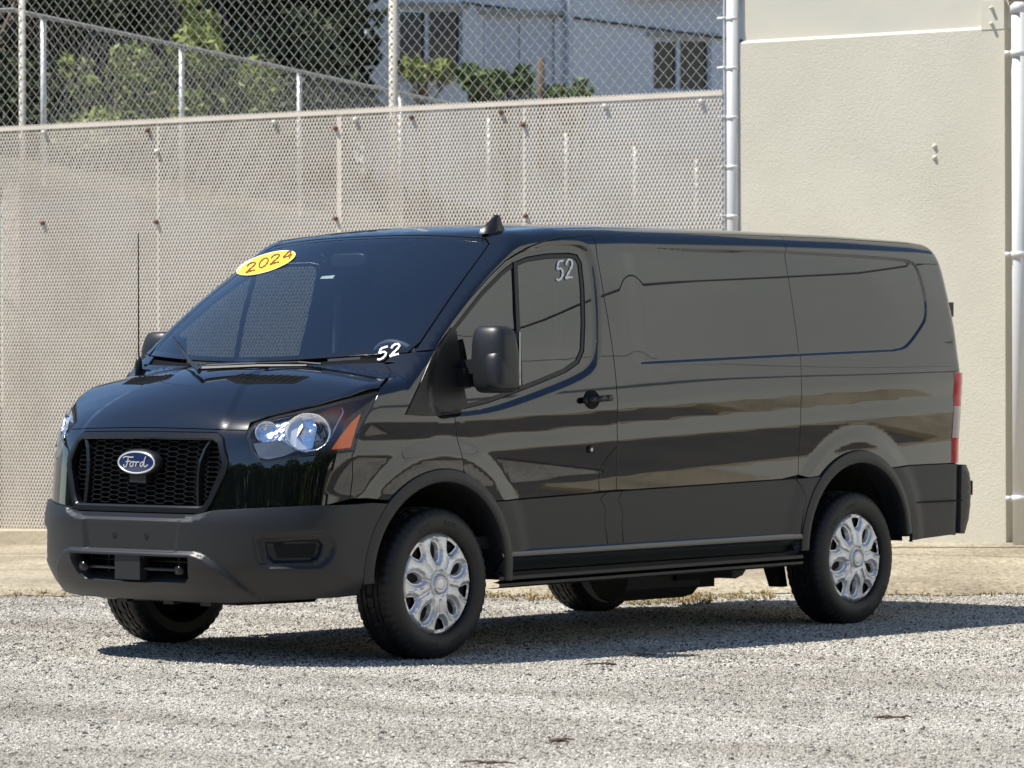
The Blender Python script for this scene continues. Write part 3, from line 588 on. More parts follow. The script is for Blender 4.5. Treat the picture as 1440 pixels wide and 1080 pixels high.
def bis(F, O, Dr, t0, t1, off=0., it=24):
    lo = np.full(len(O), t0) if np.isscalar(t0) else t0.copy(); hi = np.full(len(O), t1) if np.isscalar(t1) else t1.copy()
    for _ in range(it):
        m = (lo+hi)/2; ins = F(O+Dr*m[:, None]) < off; lo = np.where(ins, m, lo); hi = np.where(ins, hi, m)
    return O+Dr*((lo+hi)/2)[:, None]
def castpx(uv, F=FB, off=0., t0=13., t1=23.):
    """first hit of the camera rays through photo positions with the body surface"""
    uv = np.asarray(uv, float); Dr = cD[None]+np.outer((uv[:, 0]-720)/FPX, cR)-np.outer((uv[:, 1]-540)/FPX, cU)
    O = np.repeat(CAMP[None], len(uv), 0); ts = np.arange(t0, t1, .02); hit = np.full(len(uv), np.nan)
    for t in ts:
        m = np.isnan(hit) & (F(O+Dr*t) < off); hit[m] = t
    bad = np.isnan(hit)
    if bad.any():                       # ray just misses: take the closest approach
        best = np.full(len(uv), 1e9); bt = np.zeros(len(uv))
        for t in ts:
            f = F(O+Dr*t); m = f < best; best[m] = f[m]; bt[m] = t
        hit[bad] = bt[bad]
    P = bis(F, O, Dr, hit, hit-.02, off)
    P[bad] = (O+Dr*hit[:, None])[bad]; return P
# charts -------------------------------------------------------------
AZ = 1.12
_th = np.linspace(-1.4, math.pi/2, 900); _O = np.tile([-2.0, 0, AZ], (900, 1)); _Dd = np.stack([0*_th, np.cos(_th), np.sin(_th)], 1)
_Ps = bis(FB, _O, _Dd, 0., 4.); _g = np.concatenate([[0], np.cumsum(np.linalg.norm(np.diff(_Ps, axis=0), axis=1))]); _g -= np.interp(0, _th, _g)
class ChR:                               # sides and roof, rays from the long axis
    def to2(s, P): return np.stack([P[:, 0], np.interp(np.arctan2(P[:, 2]-AZ, P[:, 1]), _th, _g)], 1)
    def to3(s, Q, F, off):
        th = np.interp(Q[:, 1], _g, _th); O = np.stack([Q[:, 0], 0*th, 0*th+AZ], 1)
        return bis(F, O, np.stack([0*th, np.cos(th), np.sin(th)], 1), 0., 3., off)
class ChN:                               # nose, horizontal rays from a vertical axis
    def to2(s, P): return np.stack([np.arctan2(P[:, 1], P[:, 0]), P[:, 2]], 1)
    def to3(s, Q, F, off):
        O = np.stack([0*Q[:, 0], 0*Q[:, 0], Q[:, 1]], 1); return bis(F, O, np.stack([np.cos(Q[:, 0]), np.sin(Q[:, 0]), 0*Q[:, 0]], 1), 0., 2.2, off)
class ChT:                               # top, vertical rays
    def to2(s, P): return P[:, :2].copy()
    def to3(s, Q, F, off):
        O = np.stack([Q[:, 0], Q[:, 1], 0*Q[:, 0]+.9], 1); return bis(F, O, np.tile([0, 0, 1.], (len(Q), 1)), 0., 1.6, off)
R_, N_, T_ = ChR(), ChN(), ChT()
def resample(P, step, closed=True):
    P = np.asarray(P, float); out = []
    n = len(P)
    for i in range(n if closed else n-1):
        a = P[i]; b = P[(i+1) % n]; k = max(1, int(round(np.linalg.norm(b-a)/step)))
        for j in range(k): out.append(a+(b-a)*j/k)
    if not closed: out.append(P[-1])
    return np.array(out)
def chaikin(P, it=1, closed=True):
    P = np.asarray(P, float)
    for _ in range(it):
        Q = []; n = len(P)
        rngi = range(n) if closed else range(n-1)
        if not closed: Q.append(P[0])
        for i in rngi:
            a = P[i]; b = P[(i+1) % n]; Q += [a*.75+b*.25, a*.25+b*.75]
        if not closed: Q.append(P[-1])
        P = np.array(Q)
    return P
def inset(Q, d):
    """move closed 2d polyline inwards by d (positive = towards its inside)"""
    n = len(Q); ar = .5*sum(Q[i][0]*Q[(i+1) % n][1]-Q[(i+1) % n][0]*Q[i][1] for i in range(n)); sg = 1 if ar > 0 else -1
    prev = np.roll(Q, 1, 0); nxt = np.roll(Q, -1, 0); e1 = Q-prev; e2 = nxt-Q
    e1 /= np.maximum(np.linalg.norm(e1, axis=1), 1e-9)[:, None]; e2 /= np.maximum(np.linalg.norm(e2, axis=1), 1e-9)[:, None]
    n1 = np.stack([-e1[:, 1], e1[:, 0]], 1)*sg; n2 = np.stack([-e2[:, 1], e2[:, 0]], 1)*sg
    m = n1+n2; l = np.maximum((m*m).sum(1), .6); return Q+m*(2*d/l)[:, None]
def panel(name, bound, mat, parent, chart=R_, F=FB, off=0., res=.03, holes=(), gap=.0028, rim=.014, step=.02, extra=(), mirror=False, closed2d=False, **k):
    """sheet-metal panel: outline (3d) -> triangulated on the body surface with a folded rim"""
    B = [np.asarray(bound, float)]+[np.asarray(h, float) for h in holes]
    loops = []
    for i, b in enumerate(B):
        b = resample(b, step); q = chart.to2(b)
        if gap: q = inset(q, gap if i == 0 else -gap)
        loops.append(q)
    lo = loops[0].min(0); hi = loops[0].max(0)
    gx = np.arange(lo[0], hi[0], res); gy = np.arange(lo[1], hi[1], res*.87)
    G = np.array([(x+(res/2 if j % 2 else 0), y) for j, y in enumerate(gy) for x in gx])
    inn = sdf(G[:, 0], G[:, 1], loops[0]) < -res*.45
    for h in loops[1:]: inn &= sdf(G[:, 0], G[:, 1], h) > res*.45
    ex = [chart.to2(resample(e, res*.7, False)) for e in extra]
    exq = [q[(sdf(q[:, 0], q[:, 1], loops[0]) < -.006) & np.all([sdf(q[:, 0], q[:, 1], h) > .006 for h in loops[1:]]+[np.ones(len(q), bool)], axis=0)] for q in ex]
    G = G[inn]
    for q in exq:
        if len(q):
            dmin = np.min((G[:, None, 0]-q[None, :, 0])**2+(G[:, None, 1]-q[None, :, 1])**2, axis=1); G = G[dmin > (res*.35)**2]
    V2 = []; E = []
    for q in loops:
        b = len(V2); n = len(q); V2 += list(q); E += [(b+i, b+(i+1) % n) for i in range(n)]
    nb = len(V2)
    for q in exq: V2 += list(q)
    V2 += list(G)
    ov, oe, of, orig, _, _ = delaunay_2d_cdt([Vector((float(a), float(b))) for a, b in V2], E, [], 0, 1e-7)
    ov = np.array([(v.x, v.y) for v in ov]); T = np.array([f for f in of if len(f) == 3])
    C = ov[T].mean(1); keep = sdf(C[:, 0], C[:, 1], loops[0]) < 0
    for h in loops[1:]: keep &= sdf(C[:, 0], C[:, 1], h) > 0
    T = T[keep]
    P = chart.to3(ov, F, off); Nn = grad(F, P)
    fn = np.cross(P[T[:, 1]]-P[T[:, 0]], P[T[:, 2]]-P[T[:, 0]]); fl = (fn*Nn[T[:, 0]]).sum(1) < 0; T[fl] = T[fl][:, ::-1]
    faces = [tuple(t) for t in T]; V = list(P); NN = list(Nn)
    if rim:
        inv = {}
        for i, o in enumerate(orig):
            for j in o: inv[j] = i
        b0 = 0
        for li, q in enumerate(loops):
            idx = [inv.get(b0+i) for i in range(len(q))]; b0 += len(q); idx = [i for i in idx if i is not None]
            pts = P[idx]; nn = Nn[idx]; tan = np.roll(pts, -1, 0)-np.roll(pts, 1, 0); tan /= np.maximum(np.linalg.norm(tan, axis=1), 1e-9)[:, None]
            side = np.cross(tan, nn)
            cen = sdf(np.array([q[:, 0].mean()]), np.array([q[:, 1].mean()]), q)
            # outward test: shifting towards 'side' must leave the material
            tst = chart.to2(pts+side*.004); sd = sdf(tst[:, 0], tst[:, 1], q); sg = 1 if ((sd > 0).mean() > .5) == (li == 0) else -1
            side = side*sg
            s = len(V); n = len(idx); r1 = pts+side*.0008-nn*.0012; V += list(r1); NN += list((side+nn*.4)/1.08); V += list(pts+side*.0008-nn*rim); NN += list(side)
            for i in range(n):
                j = (i+1) % n
                f1 = (idx[i], s+i, s+j, idx[j]); f2 = (s+i, s+n+i, s+n+j, s+j)
                if sg < 0: f1 = f1[::-1]; f2 = f2[::-1]
                faces += [f1, f2]
    V = np.array(V); NN = np.array(NN)
    o = obj(name, V, faces, mat, parent, NN, **k)
    if mirror:
        mp = parent if mirror is True else mirror
        Vm = V*np.array([1, -1, 1]); Nm = NN*np.array([1, -1, 1])
        o2 = obj(name, Vm, [f[::-1] for f in faces], mat, mp, Nm, **k); return o, o2
    return o
def mir(P): return np.asarray(P)*np.array([1, -1, 1])
def strip_on(name, P, wdt, mat, parent, F=FB, off=.001, closed=False, **k):
    """ribbon of a given width lying on the body surface along 3d points P"""
    P = np.asarray(P, float); n = grad(F, P)
    t = np.roll(P, -1, 0)-np.roll(P, 1, 0)
    if not closed: t[0] = P[1]-P[0]; t[-1] = P[-1]-P[-2]
    t /= np.linalg.norm(t, axis=1)[:, None]; s = np.cross(t, n)
    a = P+s*wdt/2+n*off; b = P-s*wdt/2+n*off; m = len(P); V = np.concatenate([a, b]); FF = []
    for i in range(m if closed else m-1): j = (i+1) % m; FF.append((i, j, m+j, m+i))
    return obj(name, V, FF, mat, parent, None, True, **k)

# ================================================================== VAN
van = empty('cargo_van', (0, 0, 0), 'black low roof cargo van parked on the pale gravel', 'van')
def side_xz(uv): return castpx(uv)
# recesses (found on the plain surface first)
win_out = [(619, 488), (646, 452), (680, 408), (710, 377), (724, 366), (745, 357.5), (772, 353), (803, 352), (815, 354.5), (821, 365), (825, 402), (826.5, 452), (825, 492), (818, 509), (800, 522), (765, 537), (730, 551), (690, 566), (645, 577), (630, 560), (622, 520)]
P_win = castpx(win_out)
Prc = castpx([(780, 347), (1102, 354.5), (1200, 360), (1268, 365), (1282, 368), (1290, 376), (1298, 400), (1303, 428), (1303, 446), (1297, 459), (1279, 484), (1271, 490), (1256, 493), (1127, 499), (905, 510.5), (780, 516)])
fade = lambda x: sstep((-1.36-x)/.20)
xz = lambda P: [(p[0], p[2]) for p in P]
w_big = castpx([(607, 505), (634, 455), (672, 408), (705, 372), (722, 358), (745, 349), (772, 344.5), (805, 343.5), (822, 346), (832, 358), (839, 400), (842, 452), (841, 500), (834, 520), (806, 536), (765, 552), (730, 565), (690, 578), (645, 584), (604, 584)])
w_s = chaikin(w_big, 2); rc_s = chaikin(Prc[2:13], 1, False); rc_s = np.concatenate([Prc[:2], rc_s, Prc[13:]])
RECESS += [(xz(w_s), .018, .050, None), (xz(rc_s), .011, .018, fade)]

def offs(P, d, closed=True):           # curve beside a recess edge, for the mesh to follow
    q = np.array(xz(P)); q = inset(q, d); return on_side_(q[:, 0], q[:, 1])
def on_side_(x, z): O = np.stack([x, 0*x, z], 1); return bis(FB, O, np.tile([0, 1., 0], (len(x), 1)), 0., 1.5)
EXW = [offs(w_s, d) for d in (-.027, -.014, 0, .014, .027)]; EXR = [offs(rc_s, d) for d in (-.010, -.004, .004, .010)]
def ws_edge(n=14):                      # left edge of the windscreen, bottom to top
    t = np.linspace(0, 1, n); x = .088+(-.595-.088)*t; y = .905-.135*t**1.3
    return T_.to3(np.stack([x, y], 1), FB, 0.)
E_ws = ws_edge(); E_top = None
yy = np.linspace(0, .725, 12); topc = T_.to3(np.stack([-.545-.075*(yy/.75)**2.2, yy], 1), FB, 0.)
yb = np.linspace(0, .88, 14); botc = T_.to3(np.stack([.300-.205*(yb/.9)**2.2, yb], 1), FB, 0.)
half = np.concatenate([botc, E_ws[1:], topc[::-1]])
ws_loop = np.concatenate([half, mir(half[::-1])[1:-1]])
for L in (ws_loop,): pass
wsn = panel('windscreen', ws_loop, wglass, van, T_, FB, -.003, .05, gap=.006, rim=0, step=.03)
# black ceramic border of the windscreen
def shrink(L, d, ch=T_): 
    q = inset(ch.to2(resample(L, .03)), d); return ch.to3(q, FB, 0.)
panel('windscreen_border', ws_loop, pmat('frit_black', (.006, .008, .012), .12, coat=.5), van, T_, FB, -.0015, .03, holes=[shrink(ws_loop, .034)], gap=.006, rim=.01, step=.03)

# shared seams (photo positions -> body surface)
door_top = castpx([(833, 331), (818, 332), (790, 334.5), (762, 340), (738, 350), (712, 366), (690, 387), (662, 418), (637, 450), (617, 479), (610, 492)])
door_front = castpx([(610, 492), (630, 500), (638, 520), (641, 560), (638, 585), (645, 625), (652, 655), (655, 664)])
door_rear = castpx([(833, 331), (840, 362), (850, 420), (860, 480), (866, 530), (868.5, 580), (868, 628)])
door_low = castpx([(868, 628), (857, 640), (845, 657), (842, 672), (843, 691)])
seamB = castpx([(868, 628), (867, 660), (867, 689)])
seamC = castpx([(1098.5, 333), (1104, 365), (1114, 425), (1122, 485), (1127, 540), (1126, 600), (1123, 640), (1122.5, 668)])
clad = lambda uv: castpx(uv)
def arch(c, rx, rz, a0, a1, n=30, y=None):
    t = np.linspace(a0, a1, n); x = c[0]+rx*np.cos(t); z = c[1]+rz*np.sin(t)
    return R_.to3(R_.to2(np.stack([x, Y0(z), z], 1)), FB, 0.)
RF_o, RR_o = (.500, .495), (.507, .508); RF_i, RR_i = (.440, .432), (.447, .440)
def on_side(x, z): x = np.atleast_1d(np.asarray(x, float)); z = np.atleast_1d(np.asarray(z, float)); O = np.stack([x, 0*x, z], 1); return bis(FB, O, np.tile([0, 1., 0], (len(x), 1)), 0., 1.5)
def archx(c, r, a0, a1, n=30):
    t = np.linspace(a0, a1, n); return on_side(c[0]+r[0]*np.cos(t), c[1]+r[1]*np.sin(t))
zc = lambda x: np.interp(x, [-4.4, -3.8, -2.76, -1.3, -.4, .45], [.845, .840, .790, .758, .730, .745])   # top edge of cladding
def ang_at(c, r, x_or_z_fn, side):     # angle where the arch meets the cladding edge
    for a in np.linspace(math.pi/2, 0 if side > 0 else math.pi, 400):
        x = c[0]+r[0]*math.cos(a); z = c[1]+r[1]*math.sin(a)
        if z < zc(x): return a
    return a
aFb = ang_at(ARF, RF_o, None, -1); aFf = ang_at(ARF, RF_o, None, 1); aRb = ang_at(ARR, RR_o, None, -1); aRf = ang_at(ARR, RR_o, None, 1)
# roof seam (hidden from below, on the crown)
def roofseam(x0, x1, n=20): x = np.linspace(x0, x1, n); return T_.to3(np.stack([x, 0*x+.70], 1), FB, 0.)
xB = -1.235; xC = -2.79
# cab frame: A pillar and roof rail
cab_rail = np.concatenate([E_ws, topc[-1:], roofseam(-.66, xB), castpx([(833, 322)]), door_top])
panel('cab_pillar', cab_rail, paint, van, R_, res=.022, mirror=True, step=.02, extra=EXW[:2])
def xline(x0, z0=2.0): return None
mid = np.concatenate([roofseam(xB, xC), castpx([(1097, 336)])*0+seamC[:1], seamC[1:], on_side(np.linspace(-2.74, -1.30, 14), zc(np.linspace(-2.74, -1.30, 14)))[1:-1], seamB[::-1], door_rear[::-1][1:]])
panel('cargo_side_panel', mid, paint, van, R_, res=.022, mirror=True, extra=EXR)
panel('pillar_panel', np.concatenate([door_low, seamB[::-1][:-1]]), paint, van, R_, res=.02, mirror=True, step=.012)
xrr = lambda z: XR(z)+.10*.75+.03
zz = np.linspace(1.98, .85, 16)
xre = lambda z: XR(z)+.085; rear_edge = np.stack([xre(zz), 0*zz, zz], 1); rear_edge = on_side(rear_edge[:, 0], rear_edge[:, 2])
xs = np.linspace(-4.30, ARR[0]+RR_o[0]*math.cos(aRb), 8)[1:-1]
qr = np.concatenate([roofseam(xC, -4.19), rear_edge, on_side(xs, zc(xs)), archx(ARR, RR_o, aRb, aRf, 30), on_side(np.linspace(ARR[0]+RR_o[0]*math.cos(aRf), -2.75, 3)[1:-1], [zc(-2.77)]), seamC[::-1]])
panel('quarter_panel', qr, paint, van, R_, res=.022, mirror=True, extra=EXR)
# roof
rf = np.concatenate([topc, roofseam(-.66, -4.19)]); yr = np.linspace(.62, 0, 8); rf = np.concatenate([rf, T_.to3(np.stack([0*yr-4.23, yr], 1), FB, 0.)])
rfl = np.concatenate([rf, mir(rf[::-1])[1:-1]])
roof = panel('roof', rfl, paint, van, T_, res=.07, step=.05)
# door -------------------------------------------------------------
lowx = np.linspace(-1.19, -.46, 10)
door_b = np.concatenate([door_rear, door_low[1:], on_side(lowx, zc(lowx))[1:-1], archx(ARF, RF_o, aFb, math.pi/2+.25, 12), door_front[::-1][1:], door_top[::-1][1:-1]])
rub_i = lambda d: R_.to3(inset(R_.to2(resample(P_win, .02)), d), FB, 0.)
dl, dr = (panel('front_door', door_b, paint, van, R_, res=.025, holes=[P_win], gap=.0034, mirror=True, extra=EXW, step=.015))
for di, dd in enumerate((dl, dr)):
    mm = (lambda P: P) if di == 0 else mir
    def pd(name, bound, mat, holes=(), **kw):
        o = panel(name, bound, mat, dd, R_, holes=holes, **kw)
        if di: 
            me = o.data; co_ = np.empty(len(me.vertices)*3); me.vertices.foreach_get('co', co_); co_ = co_.reshape(-1, 3); co_[:, 1] *= -1; me.vertices.foreach_set('co', co_.ravel()); me.flip_normals(); me.update()
            me.normals_split_custom_set_from_vertices([tuple(n*np.array([1, -1, 1])) for n in grad(FB, co_*np.array([1, -1, 1]))])
        return o
    pd('window_seal', P_win, plastic_d, holes=[rub_i(.020)], off=-.004, res=.02, gap=.001, rim=.01)
    pd('side_window', rub_i(.019), sglass, off=-.009, res=.05, gap=0, rim=0)
# window divider, handle, lock (left and right)
bar = castpx([(723.5, 369), (726.5, 440), (729, 500), (731, 548)], off=-.006)
for sgn, dd in ((1, dl), (-1, dr)):
    S = np.array([1, sgn, 1]); m = MB(); n = grad(FB, bar)
    for i in range(len(bar)-1):
        a, b = bar[i], bar[i+1]; t = b-a; c = (a+b)/2+n[i]*.002; sd = np.cross(t/np.linalg.norm(t), n[i])*.013
        m.obox(c*S, t/2*S, sd*S, n[i]*.006*S)
    m.build('window_divider', plastic_d, dd)
    h = castpx([(832, 562)])[0]; hn = grad(FB, h[None])[0]
    m = MB(); ring = [h+np.array([math.cos(a)*.060, 0, math.sin(a)*.047])+hn*.0015 for a in np.linspace(0, 2*math.pi, 24, endpoint=False)]
    m.add([r*S for r in ring]+[(h+hn*.004)*S], [((i, (i+1) % 24, 24) if sgn < 0 else ((i+1) % 24, i, 24)) for i in range(24)]); m.build('handle_recess', black, dd, True)
    m = MB(); ps = [h+np.array([dx, 0, dz])+hn*o_ for dx, dz, o_ in ((.075, -.004, .006), (.06, -.004, .028), (.02, 0, .042), (-.05, .004, .044), (-.10, .006, .036), (-.118, .006, .012))]
    for i in range(len(ps)-1): m.tube([ps[i]*S, ps[i+1]*S], [.016, .016], 10)
    m.build('door_handle', plastic_d, dd, True)
    l0 = castpx([(829.5, 632)])[0]; ln = grad(FB, l0[None])[0]
    m = MB(); m.tube([(l0-ln*.004)*S, (l0+ln*.010)*S, (l0+ln*.012)*S], [.019, .019, .015], 16); m.build('lock_cylinder', plastic_d, dd, True)
    m = MB(); m.tube([(l0+ln*.012)*S, (l0+ln*.0135)*S], [.008, .008], 12); m.build('lock_face', badgem, dd)

# hood, fascia, fenders -------------------------------------------------
hl = np.array([(346, 614), (350.5, 604), (359, 595.5), (388, 586), (446.7, 573), (490, 562), (532.7, 551.5), (522.5, 576), (508, 601), (502, 620), (498.4, 634.6), (461, 638), (430, 641.5), (403, 645), (374, 650.6), (362, 647.7), (353, 634.6)])
P_hl = castpx(hl)
hlip_y = np.linspace(0, .60, 14)
def onN(y, z):
    y = np.atleast_1d(np.asarray(y, float)); z = np.atleast_1d(np.asarray(z, float))+0*y
    O = np.stack([0*y, y, z], 1); return bis(FB, O, np.tile([1., 0, 0], (len(y), 1)), 0., 1.5)
lip = onN(hlip_y, 1.086-.012*(hlip_y/.6)**2)
hl_top = castpx([(343, 601), (352, 594), (362, 590.5), (390, 581.5), (447, 568.5), (492, 556.5), (534, 545.5)])
hood_side = castpx([(534, 545.5), (544, 531), (549, 521), (541, 512)])
by_ = np.linspace(.86, 0, 16); hood_back = T_.to3(np.stack([.326-.180*(by_/.9)**2.2, by_], 1), FB, 0.)
hh = np.concatenate([lip, hl_top[1:], hood_side[1:], hood_back[1:]])
hloop = np.concatenate([hh, mir(hh[::-1])[1:-1]])
hood = panel('bonnet', hloop, paint, van, T_, res=.025, step=.015, gap=.002)
# grille opening
gl = [(0, 1.071), (.452, 1.067), (.497, 1.045), (.540, .955), (.546, .93), (.538, .88), (.480, .745), (.452, .705), (.42, .693), (0, .693)]
def gl_loop(d=0.):
    h = resample(np.array([(a, b) for a, b in gl]), .03, False); full = np.concatenate([h, h[::-1][1:-1]*[-1, 1]]) if True else h
    q = inset(full, d) if d else full
    return q
G0 = gl_loop(); G0 = chaikin(G0, 1)
zt = lambda y: np.interp(y, [0, .40, .455, .50, .56, .7, 1.05], [.692, .692, .703, .712, .716, .724, .745])   # top edge of bumper
fs_seam = castpx([(495, 640), (496, 670), (492, 702)])
yl = np.linspace(.93, 0, 24)
def cheek(y, z): return onN(y, z)
lowf = []
for y in yl: lowf.append(onN(min(y, .90), zt(y)-.01)[0])
lowf = np.array(lowf)[1:]
fas = np.concatenate([lip, P_hl[[0]], P_hl[[16, 15, 14, 13, 12, 11, 10]], fs_seam, lowf])
fas_loop = np.concatenate([fas, mir(fas[::-1])[1:-1]])
gh3 = onN(G0[:, 0], G0[:, 1])
fascia = panel('front_fascia', fas_loop, paint, van, N_, res=.02, holes=[gh3], step=.015, gap=.002)
# fender
bt = castpx([(492, 702), (515, 701), (536, 700)])
ff_arch = archx(ARF, RF_o, .80, aFb, 30)
fend = np.concatenate([P_hl[6:11], fs_seam, bt[1:2], ff_arch[:-6], door_front[::-1], castpx([(598, 494)]), E_ws[[0]], botc[[-1, -2]], hood_back[[1, 0]]+np.array([0, 0, 0]), hood_side[::-1]])
panel('wing', fend, paint, van, N_, res=.025, mirror=True, step=.015)
# cowl between bonnet and windscreen
cw = np.concatenate([hood_back[::-1][:-2], botc[::-1][2:]])
cwl = np.concatenate([hood_back[::-1][:-1], botc[::-1][1:]]); full = np.concatenate([mir(hood_back[1:]), hood_back[::-1][1:-1], botc[::-1][1:], mir(botc)[1:-1]])
panel('cowl', full, pmat('cowl_black', (.005, .005, .006), .8, spec=.1), van, T_, off=-.012, res=.03, gap=0.001)
# bonnet vents
for sgn in (1, -1):
    S = np.array([1, sgn, 1]); vp = T_.to3(np.array([(.62, .20), (.655, .30), (.56, .585), (.475, .60), (.50, .45), (.56, .22)]), FB, 0.)
    V = panel('bonnet_vent', vp*np.array([1, 1, 1]), MATS['cowl_black'], van, T_, off=.0012, res=.04, gap=0, rim=.002, step=.02) if sgn > 0 else None
    if sgn < 0:
        o2 = V0.copy(); o2.data = V0.data.copy(); COL.objects.link(o2); me = o2.data
        for v in me.vertices: v.co.y *= -1
        me.flip_normals()
    else: V0 = V
    m = MB()
    for t in np.linspace(.08, .92, 9):
        a = vp[0]*(1-t)+vp[2]*t; b = vp[5]*(1-t)+vp[3]*t; a = T_.to3(a[None, :2], FB, .005)[0]; b = T_.to3(b[None, :2], FB, .005)[0]
        m.tube([a*S, b*S], .0016, 5)
    m.build('vent_slats', plastic_d, V0 if sgn > 0 else o2)

# bumper ---------------------------------------------------------------
fog_px = [(358, 757), (368, 752), (455, 750), (464, 755), (470, 769), (466, 783), (455, 795), (445, 798), (378, 799), (366, 792)]
fog3 = castpx(fog_px, FU); fq = N_.to2(fog3)
fog2 = castpx([(372, 763), (448, 760), (454, 767), (447, 785), (438, 789), (385, 791), (376, 783)], FU); fq2 = N_.to2(fog2)
ph_ = lambda y, z: math.atan2(y, float(XB(z))-.44*y**3.5)
dam = [(ph_(y, z), z) for y, z in ((0, .515), (.415, .515), (.47, .500), (.53, .455), (.62, .36), (.66, .30), (.66, .22), (0, .22))]
dam = [(-.3, .515), (-.3, .22)][:1]+dam[1:]+[(-.3, .22)]
plate = [(-.5, .655), (ph_(.325, .65), .657), (ph_(.30, .52), .522), (-.5, .522)]
collar = [(-.5, .664), (ph_(.33, .66), .664), (ph_(.40, .67), .671), (ph_(.455, .68), .688), (ph_(.49, .7), .715), (ph_(.50, .72), .80), (-.5, .80)]
BREC += [(collar, .014, .014), (fq, .016, .02), (fq2, .028, .012), (dam, -.022, .022), (plate, .010, .012)]
bi = [(y, z) for y, z in ((0, .497), (.40, .497), (.40, .47), (.375, .40), (.34, .375), (0, .37))]
bi = resample(np.array(bi), .03, False); bi = np.concatenate([bi, bi[::-1][1:-1]*[-1, 1]])
onU = lambda y, z, off=0.: bis(FU, np.stack([0*np.atleast_1d(y), np.atleast_1d(y), np.atleast_1d(z)+0*np.atleast_1d(y)], 1).astype(float), np.tile([1., 0, 0], (len(np.atleast_1d(y)), 1)), 0., 1.5, off)
def onUs(x, z): x = np.atleast_1d(x); z = np.atleast_1d(z); return bis(FU, np.stack([x, 0*x, z], 1).astype(float), np.tile([0, 1., 0], (len(x), 1)), 0., 1.5)
b_top = onU(np.linspace(0, .90, 22), zt(np.linspace(0, .90, 22)))
ta = np.linspace(.76, -.10, 14); b_arch = onUs(ARF[0]+(RF_o[0]+.0)*np.cos(ta), ARF[1]+RF_o[1]*np.sin(ta))
b_top2 = onUs(np.array([.55, .46, .40]), np.array([.737, .742, .744]))
zb = lambda y: np.interp(y, [0, .5, .75, .95], [.285, .285, .30, .315])
yq = np.linspace(.93, 0, 22); b_low = onU(yq, zb(yq))
bh = np.concatenate([b_top, b_top2[:2], b_arch, onUs([.50, .60, .66], [.318, .312, .310]), b_low[1:]])
b_loop = np.concatenate([bh, mir(bh[::-1])[1:-1]])
exf = [np.concatenate([fog3, fog3[:1]]), np.concatenate([fog2, fog2[:1]])]; exf += [mir(e) for e in exf]
dm3 = [N_.to3(inset(np.array([q for q in dam]), d_)[1:-1], FU, 0.) for d_ in (-.008, .008)]; cm3 = [N_.to3(inset(np.array(collar), d_)[1:5], FU, 0.) for d_ in (-.005, .005)]; pm3 = [N_.to3(inset(np.array(plate), d_)[1:3], FU, 0.) for d_ in (-.005, .005)]
exd = dm3+pm3+cm3; exd += [mir(e) for e in exd]
bumper = panel('front_bumper', b_loop, plastic, van, N_, FU, 0., .014, holes=[onU(bi[:, 0], bi[:, 1])], step=.015, gap=.001, rim=.075, extra=exf+exd)
# plate holes, fog insert, lower intake bars
for y in (.107, -.107):
    q = onU([y], [.586])[0]; m = MB(); m.tube([q-np.array([.01, 0, 0]), q+np.array([.0014, 0, 0])], .0165, 14); m.build('plate_hole', black, bumper)
    m = MB(); m.tube([q+np.array([.001, 0, -.004]), q+np.array([.003, 0, -.004])], .005, 8); m.build('plate_screw', steel, bumper)
for sgn in (1, -1):
    S = np.array([1, sgn, 1]); m = MB(); c = castpx([(415, 775)], FU)[0]; n = grad(FU, c[None])[0]; t = np.cross([0, 0, 1.], n); t /= np.linalg.norm(t); u = np.cross(n, t)
    q = [c+t*a+u*b+n*.003 for a, b in ((-.10, .028), (.10, .034), (.085, -.030), (-.08, -.032))]
    q2 = [p-n*.004 for p in q]; m.add([p*S for p in q2+q], [(4, 5, 6, 7), (0, 1, 5, 4), (1, 2, 6, 5), (2, 3, 7, 6), (3, 0, 4, 7)]); m.build('fog_lamp_blank', black, bumper)
m = MB(); m.box((.80, -.45, .35), (.90, .45, .52)); m.build('intake_duct', black, van)
m = MB()
for z in (.405, .470): m.tube([(.955, -.40, z), (.985, 0, z), (.955, .40, z)], .004, 6)
for y in np.linspace(-.36, .36, 7): m.box((.945, y-.004, .37), (.965, y+.004, .50))
m.build('intake_grid', plastic_d, bumper)
m = MB(); m.tube([(.99, -.37, .437), (1.03, -.30, .437), (1.05, 0, .437), (1.03, .30, .437), (.99, .37, .437)], .009, 8); m.build('intake_bar', trimg, bumper, True)
for y in (-.325, .325):
    m = MB(); m.tube([(1.0, y, .437), (1.055, y, .437)], .022, 14); m.build('sensor', trimg, bumper, True)
m = MB(); m.box((1.02, -.085, .385), (1.068, .085, .50)); m.box((1.015, -.10, .485), (1.055, .10, .51)); m.build('centre_block', plastic, bumper)
m = MB(); m.add([(.88, -.50, .30), (.88, .50, .30), (.80, .46, .268), (.80, -.46, .268), (.30, .46, .262), (.30, -.46, .262), (.30, .5, .30), (.30, -.5, .30)], [(0, 1, 2, 3), (3, 2, 4, 5), (1, 6, 4, 2), (0, 3, 5, 7)])
for y_ in (-.30, .02, .27): m.box((.815, y_, .262), (.86, y_+.07, .285))
m.build('skid_tray', plastic_d, van)

